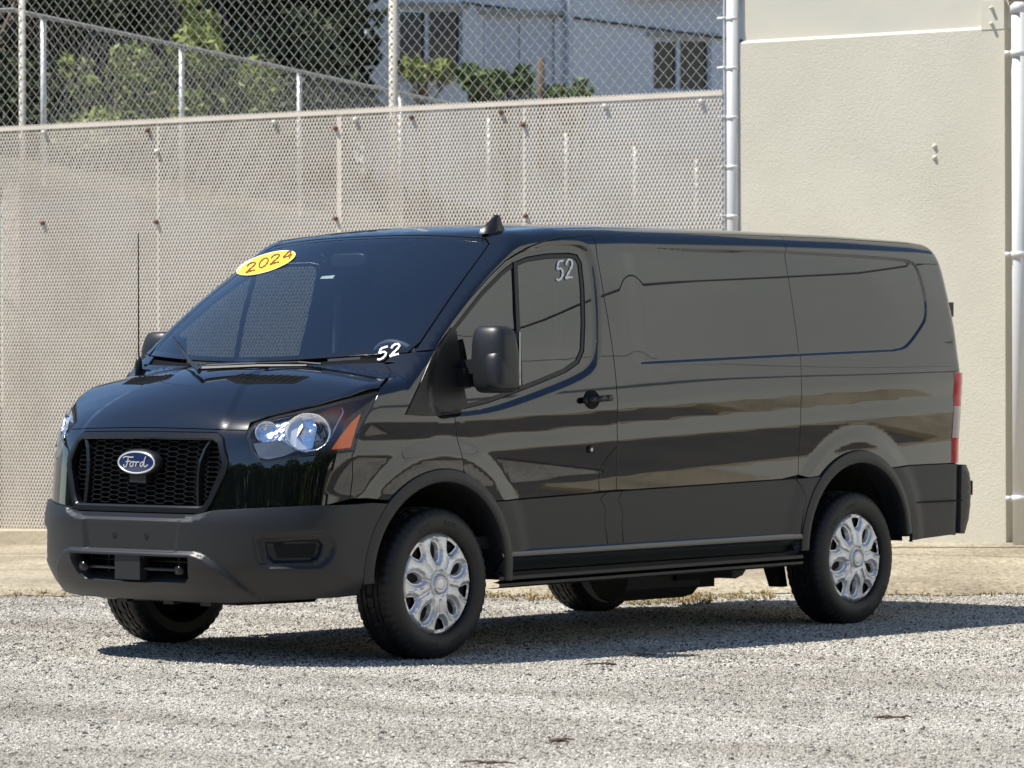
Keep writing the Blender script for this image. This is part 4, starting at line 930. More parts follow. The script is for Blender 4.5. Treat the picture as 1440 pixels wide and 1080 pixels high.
# grille ---------------------------------------------------------------
gr = empty('grille', (.95, 0, .88), None, None); gr.parent = van
def ring_front(name, q_out, q_in, off, mat, par, depth=.03, F=FB):
    a = onN(q_out[:, 0], q_out[:, 1]); 
    b = np.stack([np.interp(np.abs(q_in[:, 0]), [0, 1], [0, 0])+onN(q_in[:, 0], q_in[:, 1])[:, 0], q_in[:, 0], q_in[:, 1]], 1)
    n = len(a); A0 = a+[off-.004, 0, 0]; A1 = a*.9+b*.1+[off+.010, 0, 0]; B1 = a*.25+b*.75+[off+.010, 0, 0]; Bm = b+[off+.002, 0, 0]; B0 = b-[depth, 0, 0]
    L = [a-[.01, 0, 0], A0, A1, B1, Bm, B0]; V = np.concatenate(L); F_ = []
    for k in range(len(L)-1):
        for i in range(n):
            j = (i+1) % n; F_.append((k*n+i, k*n+j, (k+1)*n+j, (k+1)*n+i))
    return autosmooth(obj(name, V, F_, mat, par, None, True), 35)
q_o = G0; q_i = inset(G0, .036)
ring_front('grille_surround', inset(G0, .001), q_i, -.002, trimg, gr)
q_i2 = inset(G0, .034)
# honeycomb
px_, pz_ = .084, .0228; segs = []
def inside(y, z): return sdf(np.array([y]), np.array([z]), q_i2)[0] < 0
w2 = px_*.5
for i in range(-18, 19):
    for j in range(0, 34):
        cx = i*px_*.75*1.0; cz = .68+j*pz_+(pz_/2 if i % 2 else 0)
        h = [(cx+px_*.5*math.cos(a) if k in (0, 3) else cx+px_*.25*(1 if k in (1, 5) else -1), cz+(0 if k in (0, 3) else pz_/2*(1 if k in (1, 2) else -1))) for k, a in enumerate(np.radians([0, 60, 120, 180, 240, 300]))]
        for k in (0, 1, 2):
            a, b = h[k], h[k+1]
            if inside(*a) and inside(*b): segs.append((a, b))
gx = lambda y, z, o=0: float(XF(z))-.40*abs(y)**3.4-.030+o
V = []; Fc = []
for a, b in segs:
    for (y, z), (y2, z2) in ((a, b),):
        d = np.array([y2-y, z2-z]); d /= np.linalg.norm(d); nrm = np.array([-d[1], d[0]])*.0017
        s = len(V)
        for (yy_, zz_) in ((y, z), (y2, z2)):
            for o, sg in ((0, 1), (0, -1), (-.022, -1), (-.022, 1)): V.append((gx(yy_, zz_, o), yy_+nrm[0]*sg, zz_+nrm[1]*sg))
        Fc += [(s, s+1, s+5, s+4), (s+1, s+2, s+6, s+5), (s+2, s+3, s+7, s+6), (s+3, s, s+4, s+7)]
obj('honeycomb_mesh', V, Fc, trimg, gr)
# two upright bars
for sgn in (1, -1):
    m = MB(); pts = [(.425, 1.035), (.398, .99), (.378, .93), (.375, .87), (.378, .80), (.385, .72)]
    V = []
    for y, z in pts:
        for dy, o in ((-.011, -.01), (-.009, .016), (.009, .020), (.012, -.01)): V.append((gx(y, z, o), (y+dy)*sgn, z))
    Fq = [(i*4+k, i*4+k+1, i*4+k+5, i*4+k+4) for i in range(len(pts)-1) for k in range(3)]; m.add(V, Fq); o = m.build('grille_bar', trimg, gr)
m = MB(); m.box((.86, -.56, .66), (.875, .56, 1.05)); m.build('grille_backing', black, gr)
# badge (blue oval with script lettering)
_bz = .924
bc = np.array([.0, .0, .938])
by0 = float(XF(.938))+.012
def badge_pt(a, b, o): return np.array([by0+o-.03*(a/.1)**2*.1, a*1.08, .925+b*1.02])
n = 48; m = MB(); tt = np.linspace(0, 2*math.pi, n, endpoint=False)
def oval(rx, rz, o): return [badge_pt(rx*math.cos(t), rz*math.sin(t), o) for t in tt]
L = [oval(.128, .062, -.03), oval(.128, .062, .0), oval(.118, .053, .009)]
m.add([p for l in L for p in l], [(k*n+i, k*n+(i+1) % n, (k+1)*n+(i+1) % n, (k+1)*n+i) for k in range(2) for i in range(n)]); m.build('badge_mount', plastic_d, gr, True)
m = MB(); L = [oval(.118, .053, .006), oval(.116, .051, .011), oval(.110, .046, .011), oval(.108, .044, .008)]
m.add([p for l in L for p in l], [(k*n+i, k*n+(i+1) % n, (k+1)*n+(i+1) % n, (k+1)*n+i) for k in range(3) for i in range(n)]); m.build('badge_rim', badgem, gr, True)
m = MB(); L = [oval(.109, .045, .0085), oval(.06, .025, .0105)]; m.add([p for l in L for p in l]+[badge_pt(0, 0, .011)], [(i, (i+1) % n, n+(i+1) % n, n+i) for i in range(n)]+[(n+i, n+(i+1) % n, 2*n) for i in range(n)]); m.build('badge_field', blueb, gr, True)
m = MB(); m.box((.93, -.055, .832), (by0-.004, .055, .874)); m.build('badge_bracket', plastic, gr)
script = [[(-.078, .018), (-.070, .026), (-.050, .027), (-.022, .023), (-.010, .026)], [(-.043, .025), (-.047, .005), (-.055, -.016), (-.066, -.022), (-.075, -.017), (-.072, -.008)], [(-.060, .003), (-.045, .004), (-.030, .007)],
          [(-.018, .004), (-.030, -.001), (-.034, -.012), (-.027, -.019), (-.016, -.016), (-.010, -.005), (-.016, .004), (-.010, .004), (.002, .001)],
          [(.002, .003), (.008, .004), (.006, -.006), (.002, -.018)], [(.006, -.004), (.014, .003), (.022, .004), (.026, .000)],
          [(.052, .001), (.043, .004), (.034, -.002), (.030, -.012), (.036, -.019), (.046, -.014), (.054, .004), (.062, .022), (.066, .029)], [(.060, .018), (.053, -.008), (.056, -.018), (.066, -.018), (.078, -.008)]]
m = MB()
for st in script:
    st = chaikin(np.array(st), 2, False)
    # lettering reads left to right for someone facing the nose, so +y of the van is the reader's right
    V = []; 
    for i, (a, b) in enumerate(st):
        t = st[min(i+1, len(st)-1)]-st[max(i-1, 0)]; t /= np.linalg.norm(t)+1e-9; nn = np.array([-t[1], t[0]])*.0026
        for s_ in (1, -1): V.append(badge_pt(a+nn[0]*s_, b+nn[1]*s_, .0125))
    m.add(V, [(2*i, 2*i+1, 2*i+3, 2*i+2) for i in range(len(st)-1)])
m.build('badge_lettering', badgem, gr)

# headlamps ------------------------------------------------------------
for sgn in (1, -1):
    S = np.array([1, sgn, 1])
    hlm = empty('headlamp', tuple(np.array([.7, .8, 1.1])*S), None, None); hlm.parent = van
    def hp(uv, off): return castpx(uv, FB, off)*S
    def lens(name, outline, off, mat, res=.03, rim=0., holes=()):
        o = panel(name, castpx(outline), mat, hlm if sgn > 0 else hlm, N_, FB, off, res, gap=.001, rim=rim, step=.015) if sgn > 0 else None
        return o
    def fan(name, rings, mat, close=True):
        n = len(rings[0]); V = [p*S for r in rings for p in r]; F_ = []
        for k in range(len(rings)-1):
            for i in range(n): j = (i+1) % n; f_ = (k*n+i, k*n+j, (k+1)*n+j, (k+1)*n+i); F_.append(f_ if sgn > 0 else f_[::-1])
        if close: f_ = tuple((len(rings)-1)*n+i for i in range(n)); F_.append(f_ if sgn > 0 else f_[::-1])
        return obj(name, V, F_, mat, hlm, None, True)
    if sgn > 0: Lz = panel('lamp_lens', P_hl, lensg, hlm, N_, FB, -.001, .03, gap=.002, rim=0, step=.015); lens_src = Lz
    else:
        me = lens_src.data.copy(); o = bpy.data.objects.new('lamp_lens', me); link(o, hlm)
        for v in me.vertices: v.co.y *= -1
        me.flip_normals()
    # housing: a tray behind the lens
    ctr = P_hl.mean(0); nc = np.array([.72, .62, .3]); nc /= np.linalg.norm(nc)
    r0 = resample(P_hl, .02); r1 = ctr+(r0-ctr)*.975-nc*.012; r2 = ctr+(r0-ctr)*.93-nc*.075
    fan('lamp_housing', [r0-nc*.004, r1, r2], trimg if False else MATS.get('housing') or pmat('housing', (.17, .18, .20), .3, .6))
    fan('lamp_edge', [r0-nc*.003, ctr+(r0-ctr)*.955-nc*.008], pmat('lamp_bezel', (.32, .34, .37), .25, .6) if sgn > 0 else MATS['lamp_bezel'], False)
    def plate_px(name, uv, off, thick, mat):
        P = castpx(uv, FB, off); n_ = len(P); V = np.concatenate([P, P-nc*thick])*S
        F_ = [tuple(range(n_)), *[(i, n_+i, n_+(i+1) % n_, (i+1) % n_) for i in range(n_)]]
        return obj(name, V, F_ if sgn > 0 else [f[::-1] for f in F_], mat, hlm)
    # reflector bowls
    def bowl(name, uv, rr_h, rr_w, depth, mat):
        c = castpx([uv], FB, -.012)[0]; t = np.cross([0, 0, 1.], nc); t /= np.linalg.norm(t); u = np.cross(nc, t); R2 = []
        for kk, (sc, dp) in enumerate(((1.06, .004), (1.0, .0), (.93, -.018), (.8, -.045), (.55, -.068), (.22, -.08), (.12, -.08))):
            R2.append([c+t*rr_w*sc*math.cos(a)+u*rr_h*sc*math.sin(a)*(1 if (kk+int(a*3)) % 2 else .98)+nc*dp*depth for a in np.linspace(0, 2*math.pi, 28, endpoint=False)])
        return fan(name, R2, mat)
    
    
    plate_px('side_reflector', [(360, 602), (370, 595), (390, 590), (414, 585), (436, 582), (446, 600), (440, 628), (430, 637), (412, 630), (396, 620), (372, 623), (360, 614)], -.022, .02, chromeb)
    c = castpx([(437, 607)], FB, -.02)[0]
    m = MB(); m.tube([(c-nc*.055)*S, (c-nc*.005)*S, (c+nc*.0)*S], [.011, .011, .004], 12); m.build('bulb_shield', badgem, hlm, True)
    bowl('main_reflector', (433, 608), .088, .098, .8, chromeb); bowl('inner_reflector', (375, 608), .050, .050, .7, chromeb)
    plate_px('chrome_bridge', [(412, 588), (424, 585), (426, 600), (417, 615), (432, 632), (416, 633), (402, 618), (406, 602)], -.014, .02, badgem)
    plate_px('amber_reflector', [(507.5, 581), (500, 604), (493, 629), (466, 632), (478, 614), (494, 594)], -.006, .02, orange)
    plate_px('lower_trim', [(356, 624), (392, 619), (418, 633), (400, 641), (376, 646), (364, 643)], -.008, .03, MATS['housing'])
    m = MB(); q = castpx([(481, 574), (483, 580), (466, 612), (457, 625)], FB, -.006)*S; m.tube(list(q), .003, 6); m.build('trim_line', MATS['lamp_bezel'], hlm)

strip_on('lamp_gasket', resample(P_hl, .015), .016, black, van, FB, -.0035, True); _gk = COL.objects[-1]
_o = bpy.data.objects.new('lamp_gasket', _gk.data.copy()); link(_o, van)
for v in _o.data.vertices: v.co.y *= -1
# cladding, arch lips, sills --------------------------------------------
def sheet(name, loop, mat=plastic, off=.008, mirror=True, **kw): return panel(name, loop, mat, van, R_, FB, off, kw.pop('res', .04), mirror=mirror, rim=.02, step=.02, gap=.0018, **kw)
zbm = lambda x: np.interp(x, [-2.8, -1.25, -.45], [.505, .487, .478])
xa = np.linspace(-1.200, ARF[0]+RF_o[0]*math.cos(aFb)-.0, 10); a0 = math.pi-.12
sheet('door_cladding', np.concatenate([on_side(xa, zc(xa)), archx(ARF, RF_o, aFb, a0+.02, 10)[1:], on_side(np.linspace(-.5, -1.215, 8), zbm(np.linspace(-.5, -1.215, 8))), castpx([(849, 735), (850, 715), (843, 700)])]))
sheet('pillar_cladding', np.concatenate([on_side(np.linspace(-1.315, -1.205, 4), zc(np.linspace(-1.315, -1.205, 4))), castpx([(843, 700), (850, 715), (849, 735)]), on_side(np.linspace(-1.22, -1.335, 4), zbm(np.linspace(-1.22, -1.335, 4))), castpx([(873, 735), (874, 715), (868, 703)])]))
xm = np.linspace(-2.74, -1.32, 16)
sheet('side_cladding', np.concatenate([on_side(xm, zc(xm)), castpx([(868, 703), (874, 715), (873, 735)]), on_side(np.linspace(-1.34, -2.775, 16), zbm(np.linspace(-1.34, -2.775, 16))), castpx([(1128, 720), (1132, 700), (1126, 684)])]))
aRl = math.pi*0+.12
sheet('arch_front_cladding', np.concatenate([on_side([-2.745], [zc(-2.745)]), castpx([(1126, 684), (1132, 700), (1128, 720)]), on_side([-2.785], [.505]), archx(ARR, RR_o, .18, aRf, 8)]), res=.03)
xr = np.linspace(ARR[0]+RR_o[0]*math.cos(aRb), -4.285, 10)
zr_ = np.linspace(.84, .50, 8)
sheet('rear_cladding', np.concatenate([on_side(xr, zc(xr)), on_side(0*zr_-4.295, zr_), on_side(np.linspace(-4.28, -3.79, 8), np.linspace(.455, .435, 8)), archx(ARR, RR_o, math.pi-.02, aRb, 12)[:-1]]), extra=[])
def lipring(name, c, ro, ri, a0, a1, parent=van):
    n = 46; t = np.linspace(a0, a1, n); rows = []
    for f_, off in ((0., .002), (.05, .012), (.5, .019), (.90, .020), (1.0, .014), (1.0, -.05), (1.0, -.12)):
        rx = ro[0]+(ri[0]-ro[0])*f_; rz = ro[1]+(ri[1]-ro[1])*f_
        x = c[0]+rx*np.cos(t); z = c[1]+rz*np.sin(t)
        y = np.array([Y0(zz__) for zz__ in z])-.10*(np.clip(x, 0, 2)/.9)**2-.05*(np.clip(-3.4-x, 0, 2)/.9)**2+.011*sstep((.65-np.hypot(x-c[0], z-c[1]))/.10)
        rows.append(np.stack([x, y+off, z], 1))
    V = np.concatenate(rows); F_ = [(k*n+i, k*n+i+1, (k+1)*n+i+1, (k+1)*n+i) for k in range(len(rows)-1) for i in range(n-1)]
    o = autosmooth(obj(name, V, F_, plastic, parent, None, True), 50)
    o2 = autosmooth(obj(name, V*np.array([1, -1, 1]), [f[::-1] for f in F_], plastic, parent, None, True), 50)
lipring('arch_trim', ARF, RF_o, RF_i, -.05, math.pi+.10)
lipring('arch_trim', ARR, RR_o, RR_i, -.02, math.pi-.10)
for sgn in (1, -1):
    m = MB(); y = .955*sgn
    # painted sill strip with bowed section, then black board under it
    rows = []
    for z, yo in ((.50, .985), (.482, 1.004), (.462, 1.006), (.450, .996), (.42, .965), (.385, .945), (.36, .94)):
        rows.append([(x, yo*sgn, z+.012*(-x-.45)/2.3) for x in np.linspace(-.42, -2.83, 24)])
    V = [p for r in rows for p in r]; Fq = [(k*24+i, k*24+i+1, k*24+i+25, k*24+i+24) for k in range(len(rows)-1) for i in range(23)]
    obj('sill', V, Fq if sgn > 0 else [f[::-1] for f in Fq], paint, van, None, True)
    rows = []
    for z, yo in ((.385, .955), (.380, .985), (.368, 1.000), (.352, 1.000), (.345, .985), (.340, .955), (.335, 1.0), (.322, 1.0), (.312, .975), (.31, .90)):
        rows.append([(x, yo*sgn, z+.018*(-x-.45)/2.3) for x in np.linspace(-.40, -2.80, 20)])
    V = [p for r in rows for p in r]; Fq = [(k*20+i, k*20+i+1, k*20+i+21, k*20+i+20) for k in range(len(rows)-1) for i in range(19)]
    autosmooth(obj('running_board', V, Fq if sgn > 0 else [f[::-1] for f in Fq], plastic_d, van, None, True), 30)
# rear end
rear_l = []
for z in np.linspace(.62, 1.98, 18):
    y_ = on_side([float(xre(z))-.004], [z])[0]; rear_l.append(y_)
rear_l = np.array(rear_l)
class ChB:
    def to2(s, P): return np.stack([np.arctan2(P[:, 1], -(P[:, 0]+3.2)), P[:, 2]], 1)
    def to3(s, Q, F, off):
        O = np.stack([0*Q[:, 0]-3.2, 0*Q[:, 0], Q[:, 1]], 1); return bis(F, O, np.stack([-np.cos(Q[:, 0]), np.sin(Q[:, 0]), 0*Q[:, 0]], 1), 0., 2.2, off)
B_ = ChB(); rl = np.concatenate([rear_l, mir(rear_l[::-1])]); panel('rear_doors', rl, paint, van, B_, res=.05, step=.04, gap=.002)
_tq = B_.to2(castpx([(1338.5, 654), (1337, 500)])); TLB = list(_tq[:, 0])
# tail lamps wrap the corner
for sgn in (1, -1):
    S = np.array([1, sgn, 1]); tl = empty('tail_lamp', tuple(np.array([-4.33, .9, 1.1])*S), None, None); tl.parent = van
    def tseg(name, z0, z1, mat, off=.012):
        zz2 = np.linspace(z0, z1, 12); V = []; ph = np.radians([-0, 1.5, 3.5, 6, 9, 14, 22])
        P = []
        for z in zz2:
            base = float(np.interp(z, [.85, 1.345], TLB)); Q = np.array([(base-p_*1.0, z) for p_ in ph]); P.append(B_.to3(Q, FB, off))
        n_ = len(ph); V = [p*S for r in P for p in r]; Fq = [(k*n_+i, k*n_+i+1, (k+1)*n_+i+1, (k+1)*n_+i) for k in range(11) for i in range(n_-1)]
        # edge thickness
        s0 = len(V); V += [(r[0]+np.array([.02, -.02, 0]))*S for r in P]; Fq += [(k*n_, (k+1)*n_, s0+k+1, s0+k) for k in range(11)]
        obj(name, V, Fq, mat, tl, None, True)
    tseg('brake_lens', 1.16, 1.345, redl); tseg('reverse_lens', .985, 1.16, whitel, .0125); tseg('tail_lens', .845, .985, redl)
# rear bumper
XRB = spl([.30, .44, .50, .62, .76, .81, .84, .9], [-4.40, -4.43, -4.475, -4.50, -4.495, -4.47, -4.43, -4.40])
def FRB(P):
    x, y, z = P[:, 0], np.abs(P[:, 1]), P[:, 2]
    return smax(y-(Y0(z)+.012-.03*(np.clip(-3.4-x, 0, 2)/.9)**2), (XRB(z)+.05*(y/.95)**4-x), .07)
def onRs(x, z): x = np.atleast_1d(np.asarray(x, float)); z = np.atleast_1d(np.asarray(z, float))+0*x; return bis(FRB, np.stack([x, 0*x, z], 1), np.tile([0, 1., 0], (len(x), 1)), 0., 1.5)
def onRb(y, z): y = np.atleast_1d(np.asarray(y, float)); return bis(FRB, np.stack([0*y-3.2, y, 0*y+z], 1), np.tile([-1., 0, 0], (len(y), 1)), 0., 1.6)
zs_ = np.linspace(.455, .832, 10); e1 = onRs(0*zs_-4.298, zs_); tp = np.concatenate([onRs([-4.34, -4.38], [.834, .834]), onRb([.90, .8, .6, .3, 0], .834)]); bt2 = np.concatenate([onRb([0, .3, .6, .8, .90], .445), onRs([-4.37, -4.33], [.448, .452])])
hb = np.concatenate([tp[::-1], e1[::-1], bt2[::-1]]); panel('rear_bumper', np.concatenate([hb, mir(hb[::-1])[1:-1]]), plastic, van, B_, FRB, 0., .03, gap=.001, rim=.08, step=.02)
m = MB(); m.box((-4.515, .6, .66), (-4.44, .90, .74)); m.build('bumper_step_pad', black, van)
m = MB(); m.box((-4.405, .80, 1.66), (-4.33, .85, 1.74)); m.build('rear_hinge', plastic_d, van)
m = MB(); m.box((-4.28, .985, .632), (-3.80, float(Y0(.64))+.0085, .640)); m.build('cladding_groove', black, van)
# underbody, wheel wells
m = MB(); m.box((-2.80, -.93, .39), (-.45, .93, .50)); m.box((-.50, -.55, .34), (.75, .55, .60)); m.box((-4.25, -.60, .44), (-2.80, .60, .60)); m.build('chassis_floor', black, van)
m = MB(); m.box((-4.24, -.94, .45), (-3.80, .94, .56)); m.build('rear_floor', black, van)
m = MB(); m.tube([(-1.75, .55, .30), (-2.35, .55, .30)], [.13, .13], 12); m.tube([(-3.3, -.8, .345), (-3.3, .8, .345)], .05, 10); m.tube([(-3.3, -.16, .345), (-3.3, .16, .345)], [.13, .13], 12)
m.build('exhaust_and_axle', steel, van, False, kind='stuff')
m = MB(); m.add([(-3.00, .62, .45), (-3.00, .70, .45), (-2.88, .70, .45), (-2.88, .62, .45), (-3.06, .62, .20), (-3.06, .70, .20), (-3.00, .70, .20), (-3.00, .62, .20)], [(0, 1, 2, 3), (4, 7, 6, 5), (0, 4, 5, 1), (1, 5, 6, 2), (2, 6, 7, 3), (3, 7, 4, 0)]); m.build('spring_hanger', steel, van)
m = MB(); m.box((-2.58, .25, .27), (-2.12, .70, .42)); m.box((-2.48, .3, .225), (-2.22, .66, .28)); m.build('fuel_tank', black, van)
for c, dr in ((ARF, RF_i), (ARR, RR_i)):
    for sgn in (1, -1):
        n = 22; t = np.linspace(.02, math.pi-.02, n); V = []
        for y in (1.0, .55):
            for a in t: V.append((c[0]+(dr[0]+.012)*math.cos(a), (min(y, Y0(c[1]+dr[1]*math.sin(a))-.02) if y > .9 else y)*sgn, c[1]+(dr[1]+.012)*math.sin(a)))
        V.append((c[0], .55*sgn, c[1])); m = MB(); m.add(V, [(i, i+1, n+i+1, n+i) for i in range(n-1)]+[(n+i, n+i+1, 2*n) for i in range(n-1)]); m.build('wheel_well', black, van, True)
# gap seals behind the shut lines
def seal(P, w_=.03): strip_on('gap_seal', resample(P, .03, False), w_, black, van, FB, -.013)
sealn = [np.concatenate([door_rear, door_low[1:]]), seamB, seamC, door_front, door_top, np.concatenate([lip, hl_top[1:], hood_side[1:]]), hood_back, on_side(np.linspace(-4.27, -3.75, 10), zc(np.linspace(-4.27, -3.75, 10))), on_side(np.linspace(-2.78, -.40, 30), zc(np.linspace(-2.78, -.40, 30))), fs_seam, E_ws]
for s_ in sealn:
    for S in (np.array([1, 1, 1]), np.array([1, -1, 1])):
        P = resample(s_, .03, False); n_ = grad(FB, P); t = np.gradient(P, axis=0); t /= np.linalg.norm(t, axis=1)[:, None]; sd = np.cross(t, n_)
        a = (P+sd*.014-n_*.013)*S; b = (P-sd*.014-n_*.013)*S; k = len(P); obj('gap_seal', np.concatenate([a, b]), [(i, i+1, k+i+1, k+i) for i in range(k-1)], black, van)

# wheels ----------------------------------------------------------------
def wheel():
    w_ = bpy.data.objects.new('wheel', None); link(w_, van)
    RT, W = .356, .118
    prof = [(.236, .098), (.243, .110), (.255, .117), (.278, .1225), (.30, .1215), (.318, .117), (.333, .108), (.344, .100), (.352, .090), (.355, .078)]
    for g in (.052, .022, -.022, -.052): prof += [(.356, g+.0055), (.347, g+.004), (.347, g-.004), (.356, g-.0055)]
    prof += [(.355, -.078), (.352, -.09), (.344, -.1), (.333, -.108), (.30, -.1215), (.25, -.118), (.236, -.098)]
    n = 160; V = []; F_ = []
    for r, y in prof:
        for i in range(n):
            a = 2*math.pi*i/n; rr = r
            if r > .325 and abs(y) > .06: 
                k = (i+(1 if y > 0 else 0)) % 3
                if k == 0: rr = r-.0055
            elif r > .354 and (i+int(abs(y)*200)) % 5 == 0: rr = r-.006
            V.append((rr*math.cos(a), y, rr*math.sin(a)))
    m_ = len(prof)
    for k in range(m_-1):
        for i in range(n): j = (i+1) % n; F_.append((k*n+i, k*n+j, (k+1)*n+j, (k+1)*n+i))
    ty = autosmooth(obj('tyre', V, F_, rubber, None, None, True), 25); ty.parent = w_
    # raised sidewall lettering as small bars
    m = MB()
    for a0 in (math.radians(60), math.radians(95), math.radians(240), math.radians(275)):
        for q in range(6):
            a = a0+q*.052; r0, r1 = .276, .294
            for (ra, rb, aa, ab) in ((r0, r1, a, a), (r0, r0, a, a+.03), (r1, r1, a, a+.03))[:(1 if q % 3 == 1 else 3)]:
                p0 = np.array([ra*math.cos(aa), .1222, ra*math.sin(aa)]); p1 = np.array([rb*math.cos(ab), .1222, rb*math.sin(ab)]); m.tube([p0, p1], .0016, 4)
    o = m.build('sidewall_relief', rubber, kind='stuff'); o.parent = w_
    m = MB(); m.tube([(0, .02, 0), (0, .075, 0)], .228, 32); o = m.build('steel_rim', black); o.parent = w_
    m = MB()
    for q in range(10):
        a = q*math.pi/5; m.tube([(.12*math.cos(a), .07, .12*math.sin(a)), (.12*math.cos(a), .082, .12*math.sin(a))], .013, 6)
    o = m.build('wheel_nuts', steel, kind='stuff'); o.parent = w_
    # hub cap
    RC = .213; big = []; small = []
    for q in range(5):
        a = math.radians(84+72*q)
        def pr_(r, w__): return (r*math.cos(a)-w__*math.sin(a), r*math.sin(a)+w__*math.cos(a))
        big.append(chaikin(np.array([pr_(.092, -.008), pr_(.122, -.024), (pr_(.150, -.026)), pr_(.178, -.012), pr_(.178, .012), pr_(.150, .026), pr_(.122, .024), pr_(.092, .008)]), 1))
        a = math.radians(84+36+72*q)
        small.append(chaikin(np.array([pr_(.146, -.011), pr_(.146, .011), pr_(.186, .030), pr_(.194, .026), pr_(.194, -.026), pr_(.186, -.030)]), 1))
    t = np.linspace(0, 2*math.pi, 72, endpoint=False); outer = np.stack([RC*np.cos(t), RC*np.sin(t)], 1)
    loops = [outer]+big+small; V2 = []; E = []
    for q in loops:
        b = len(V2); V2 += list(q); E += [(b+i, b+(i+1) % len(q)) for i in range(len(q))]
    rings = []
    for lp, d_ in [(l, d) for l in big+small for d in (-.005, -.010)]: rings += list(inset(np.array(lp), d_))
    G = [(r*math.cos(a+.02*i), r*math.sin(a+.02*i)) for i, r in enumerate(np.arange(.006, RC-.003, .006)) for a in np.linspace(0, 2*math.pi, max(8, int(2*math.pi*r/.0065)), endpoint=False)]
    G = np.array(G+[tuple(q) for q in rings]); ok = np.hypot(G[:, 0], G[:, 1]) < RC-.003
    sdh = np.min([sdf(G[:, 0], G[:, 1], l) for l in big+small], axis=0); ok &= sdh > .003
    V2 += list(G[ok]); ov, _, of, orig, _, _ = delaunay_2d_cdt([Vector((float(a), float(b))) for a, b in V2], E, [], 0, 1e-7)
    ov = np.array([(v.x, v.y) for v in ov]); T = np.array([f for f in of if len(f) == 3]); C = ov[T].mean(1)
    keep = (np.hypot(C[:, 0], C[:, 1]) < RC) & (np.min([sdf(C[:, 0], C[:, 1], l) for l in big+small], axis=0) > 0); T = T[keep]
    def H(p):
        r = np.hypot(p[:, 0], p[:, 1]); sb = np.min([sdf(p[:, 0], p[:, 1], l) for l in big], axis=0); ss_ = np.min([sdf(p[:, 0], p[:, 1], l) for l in small], axis=0)
        h = .104-.022*sstep((r-.17)/.05)*0+.012*sstep((.19-r)/.12)-.020*sstep((r-.195)/.022)
        h = h-.012*sstep((.015-np.minimum(sb, ss_))/.012)+.003*sstep((.005-np.abs(np.minimum(sb, ss_)-.019))/.004)             # bevel into the openings
        th = np.arctan2(p[:, 1], p[:, 0]); k1 = np.abs(((th-math.radians(84))/(math.radians(36))+.5) % 1-.5)   # groove along each spoke pair
        h = h-.008*sstep((.0105-r*k1*.628)/.008)*sstep((r-.055)/.02)*sstep((.205-r)/.02)
        h = h+.022*sstep((.046-r)/.005)-.010*sstep((.0375-r)/.003)-.006*sstep((.062-r)/.01)
        return h
    P = np.stack([ov[:, 0], H(ov), ov[:, 1]], 1); e = 8e-4
    gx_ = (H(ov+[e, 0])-H(ov-[e, 0]))/(2*e); gz_ = (H(ov+[0, e])-H(ov-[0, e]))/(2*e); N = np.stack([-gx_, np.ones(len(ov)), -gz_], 1); N /= np.linalg.norm(N, axis=1)[:, None]
    fn = np.cross(P[T[:, 1]]-P[T[:, 0]], P[T[:, 2]]-P[T[:, 0]]); fl = fn[:, 1] < 0; T[fl] = T[fl][:, ::-1]
    V = list(P); NN = list(N); FF = [tuple(t_) for t_ in T]; inv = {j: i for i, o_ in enumerate(orig) for j in o_}; b0 = 0
    for li, q in enumerate(loops):
        idx = [inv[b0+i] for i in range(len(q))]; b0 += len(q); c = q.mean(0); s = len(V)
        for i in idx:
            d = (c-ov[i]) if li else (ov[i]-c)*.0; dn = d/(np.linalg.norm(d)+1e-9)
            V.append(P[i]); NN.append(np.array([dn[0], .3, dn[1]]) if li else np.array([ov[i][0], 0, ov[i][1]])/RC)
        for i in idx:
            d = (c-ov[i]) if li else 0*(ov[i]-c)
            V.append(P[i]*[1, 0, 1]+np.array([d[0]*.18, P[i][1]-(.024 if li else .03), d[1]*.18])); dn = d/(np.linalg.norm(d)+1e-9); NN.append(np.array([dn[0], .3, dn[1]]) if li else np.array([ov[i][0], 0, ov[i][1]])/RC)
        n_ = len(idx)
        for i in range(n_): j = (i+1) % n_; FF.append((s+i, s+n_+i, s+n_+j, s+j))
    V = [v*np.array([1.115, 1, 1.115]) for v in V]; o = obj('hubcap', V, FF, hubm, None, np.array(NN)); o.parent = w_
    t = np.linspace(0, 2*math.pi, 24, endpoint=False); m = MB(); m.tube([(0, .10, 0), (0, .1225, 0), (0, .1240, 0)], [.030, .030, .022], 24); o = m.build('hub_badge', hubm, None, True); o.parent = w_
    return w_
w0 = wheel()
spots = [(0, .868, 0), (-3.3, .868, 0), (0, -.868, 1), (-3.3, -.868, 1)]
for i, (x, y, fl) in enumerate(spots):
    if i == 0: W_ = w0
    else:
        W_ = w0.copy(); COL.objects.link(W_); W_.parent = van
        for ch in list(w0.children): c = ch.copy(); COL.objects.link(c); c.parent = W_
    W_.location = (x, y, .352); W_.rotation_euler = (0, [.0, .45, .9, .2][i], math.pi if fl else 0)
    if fl: W_.rotation_euler = (0, [.0, .45, .9, .2][i], math.pi)

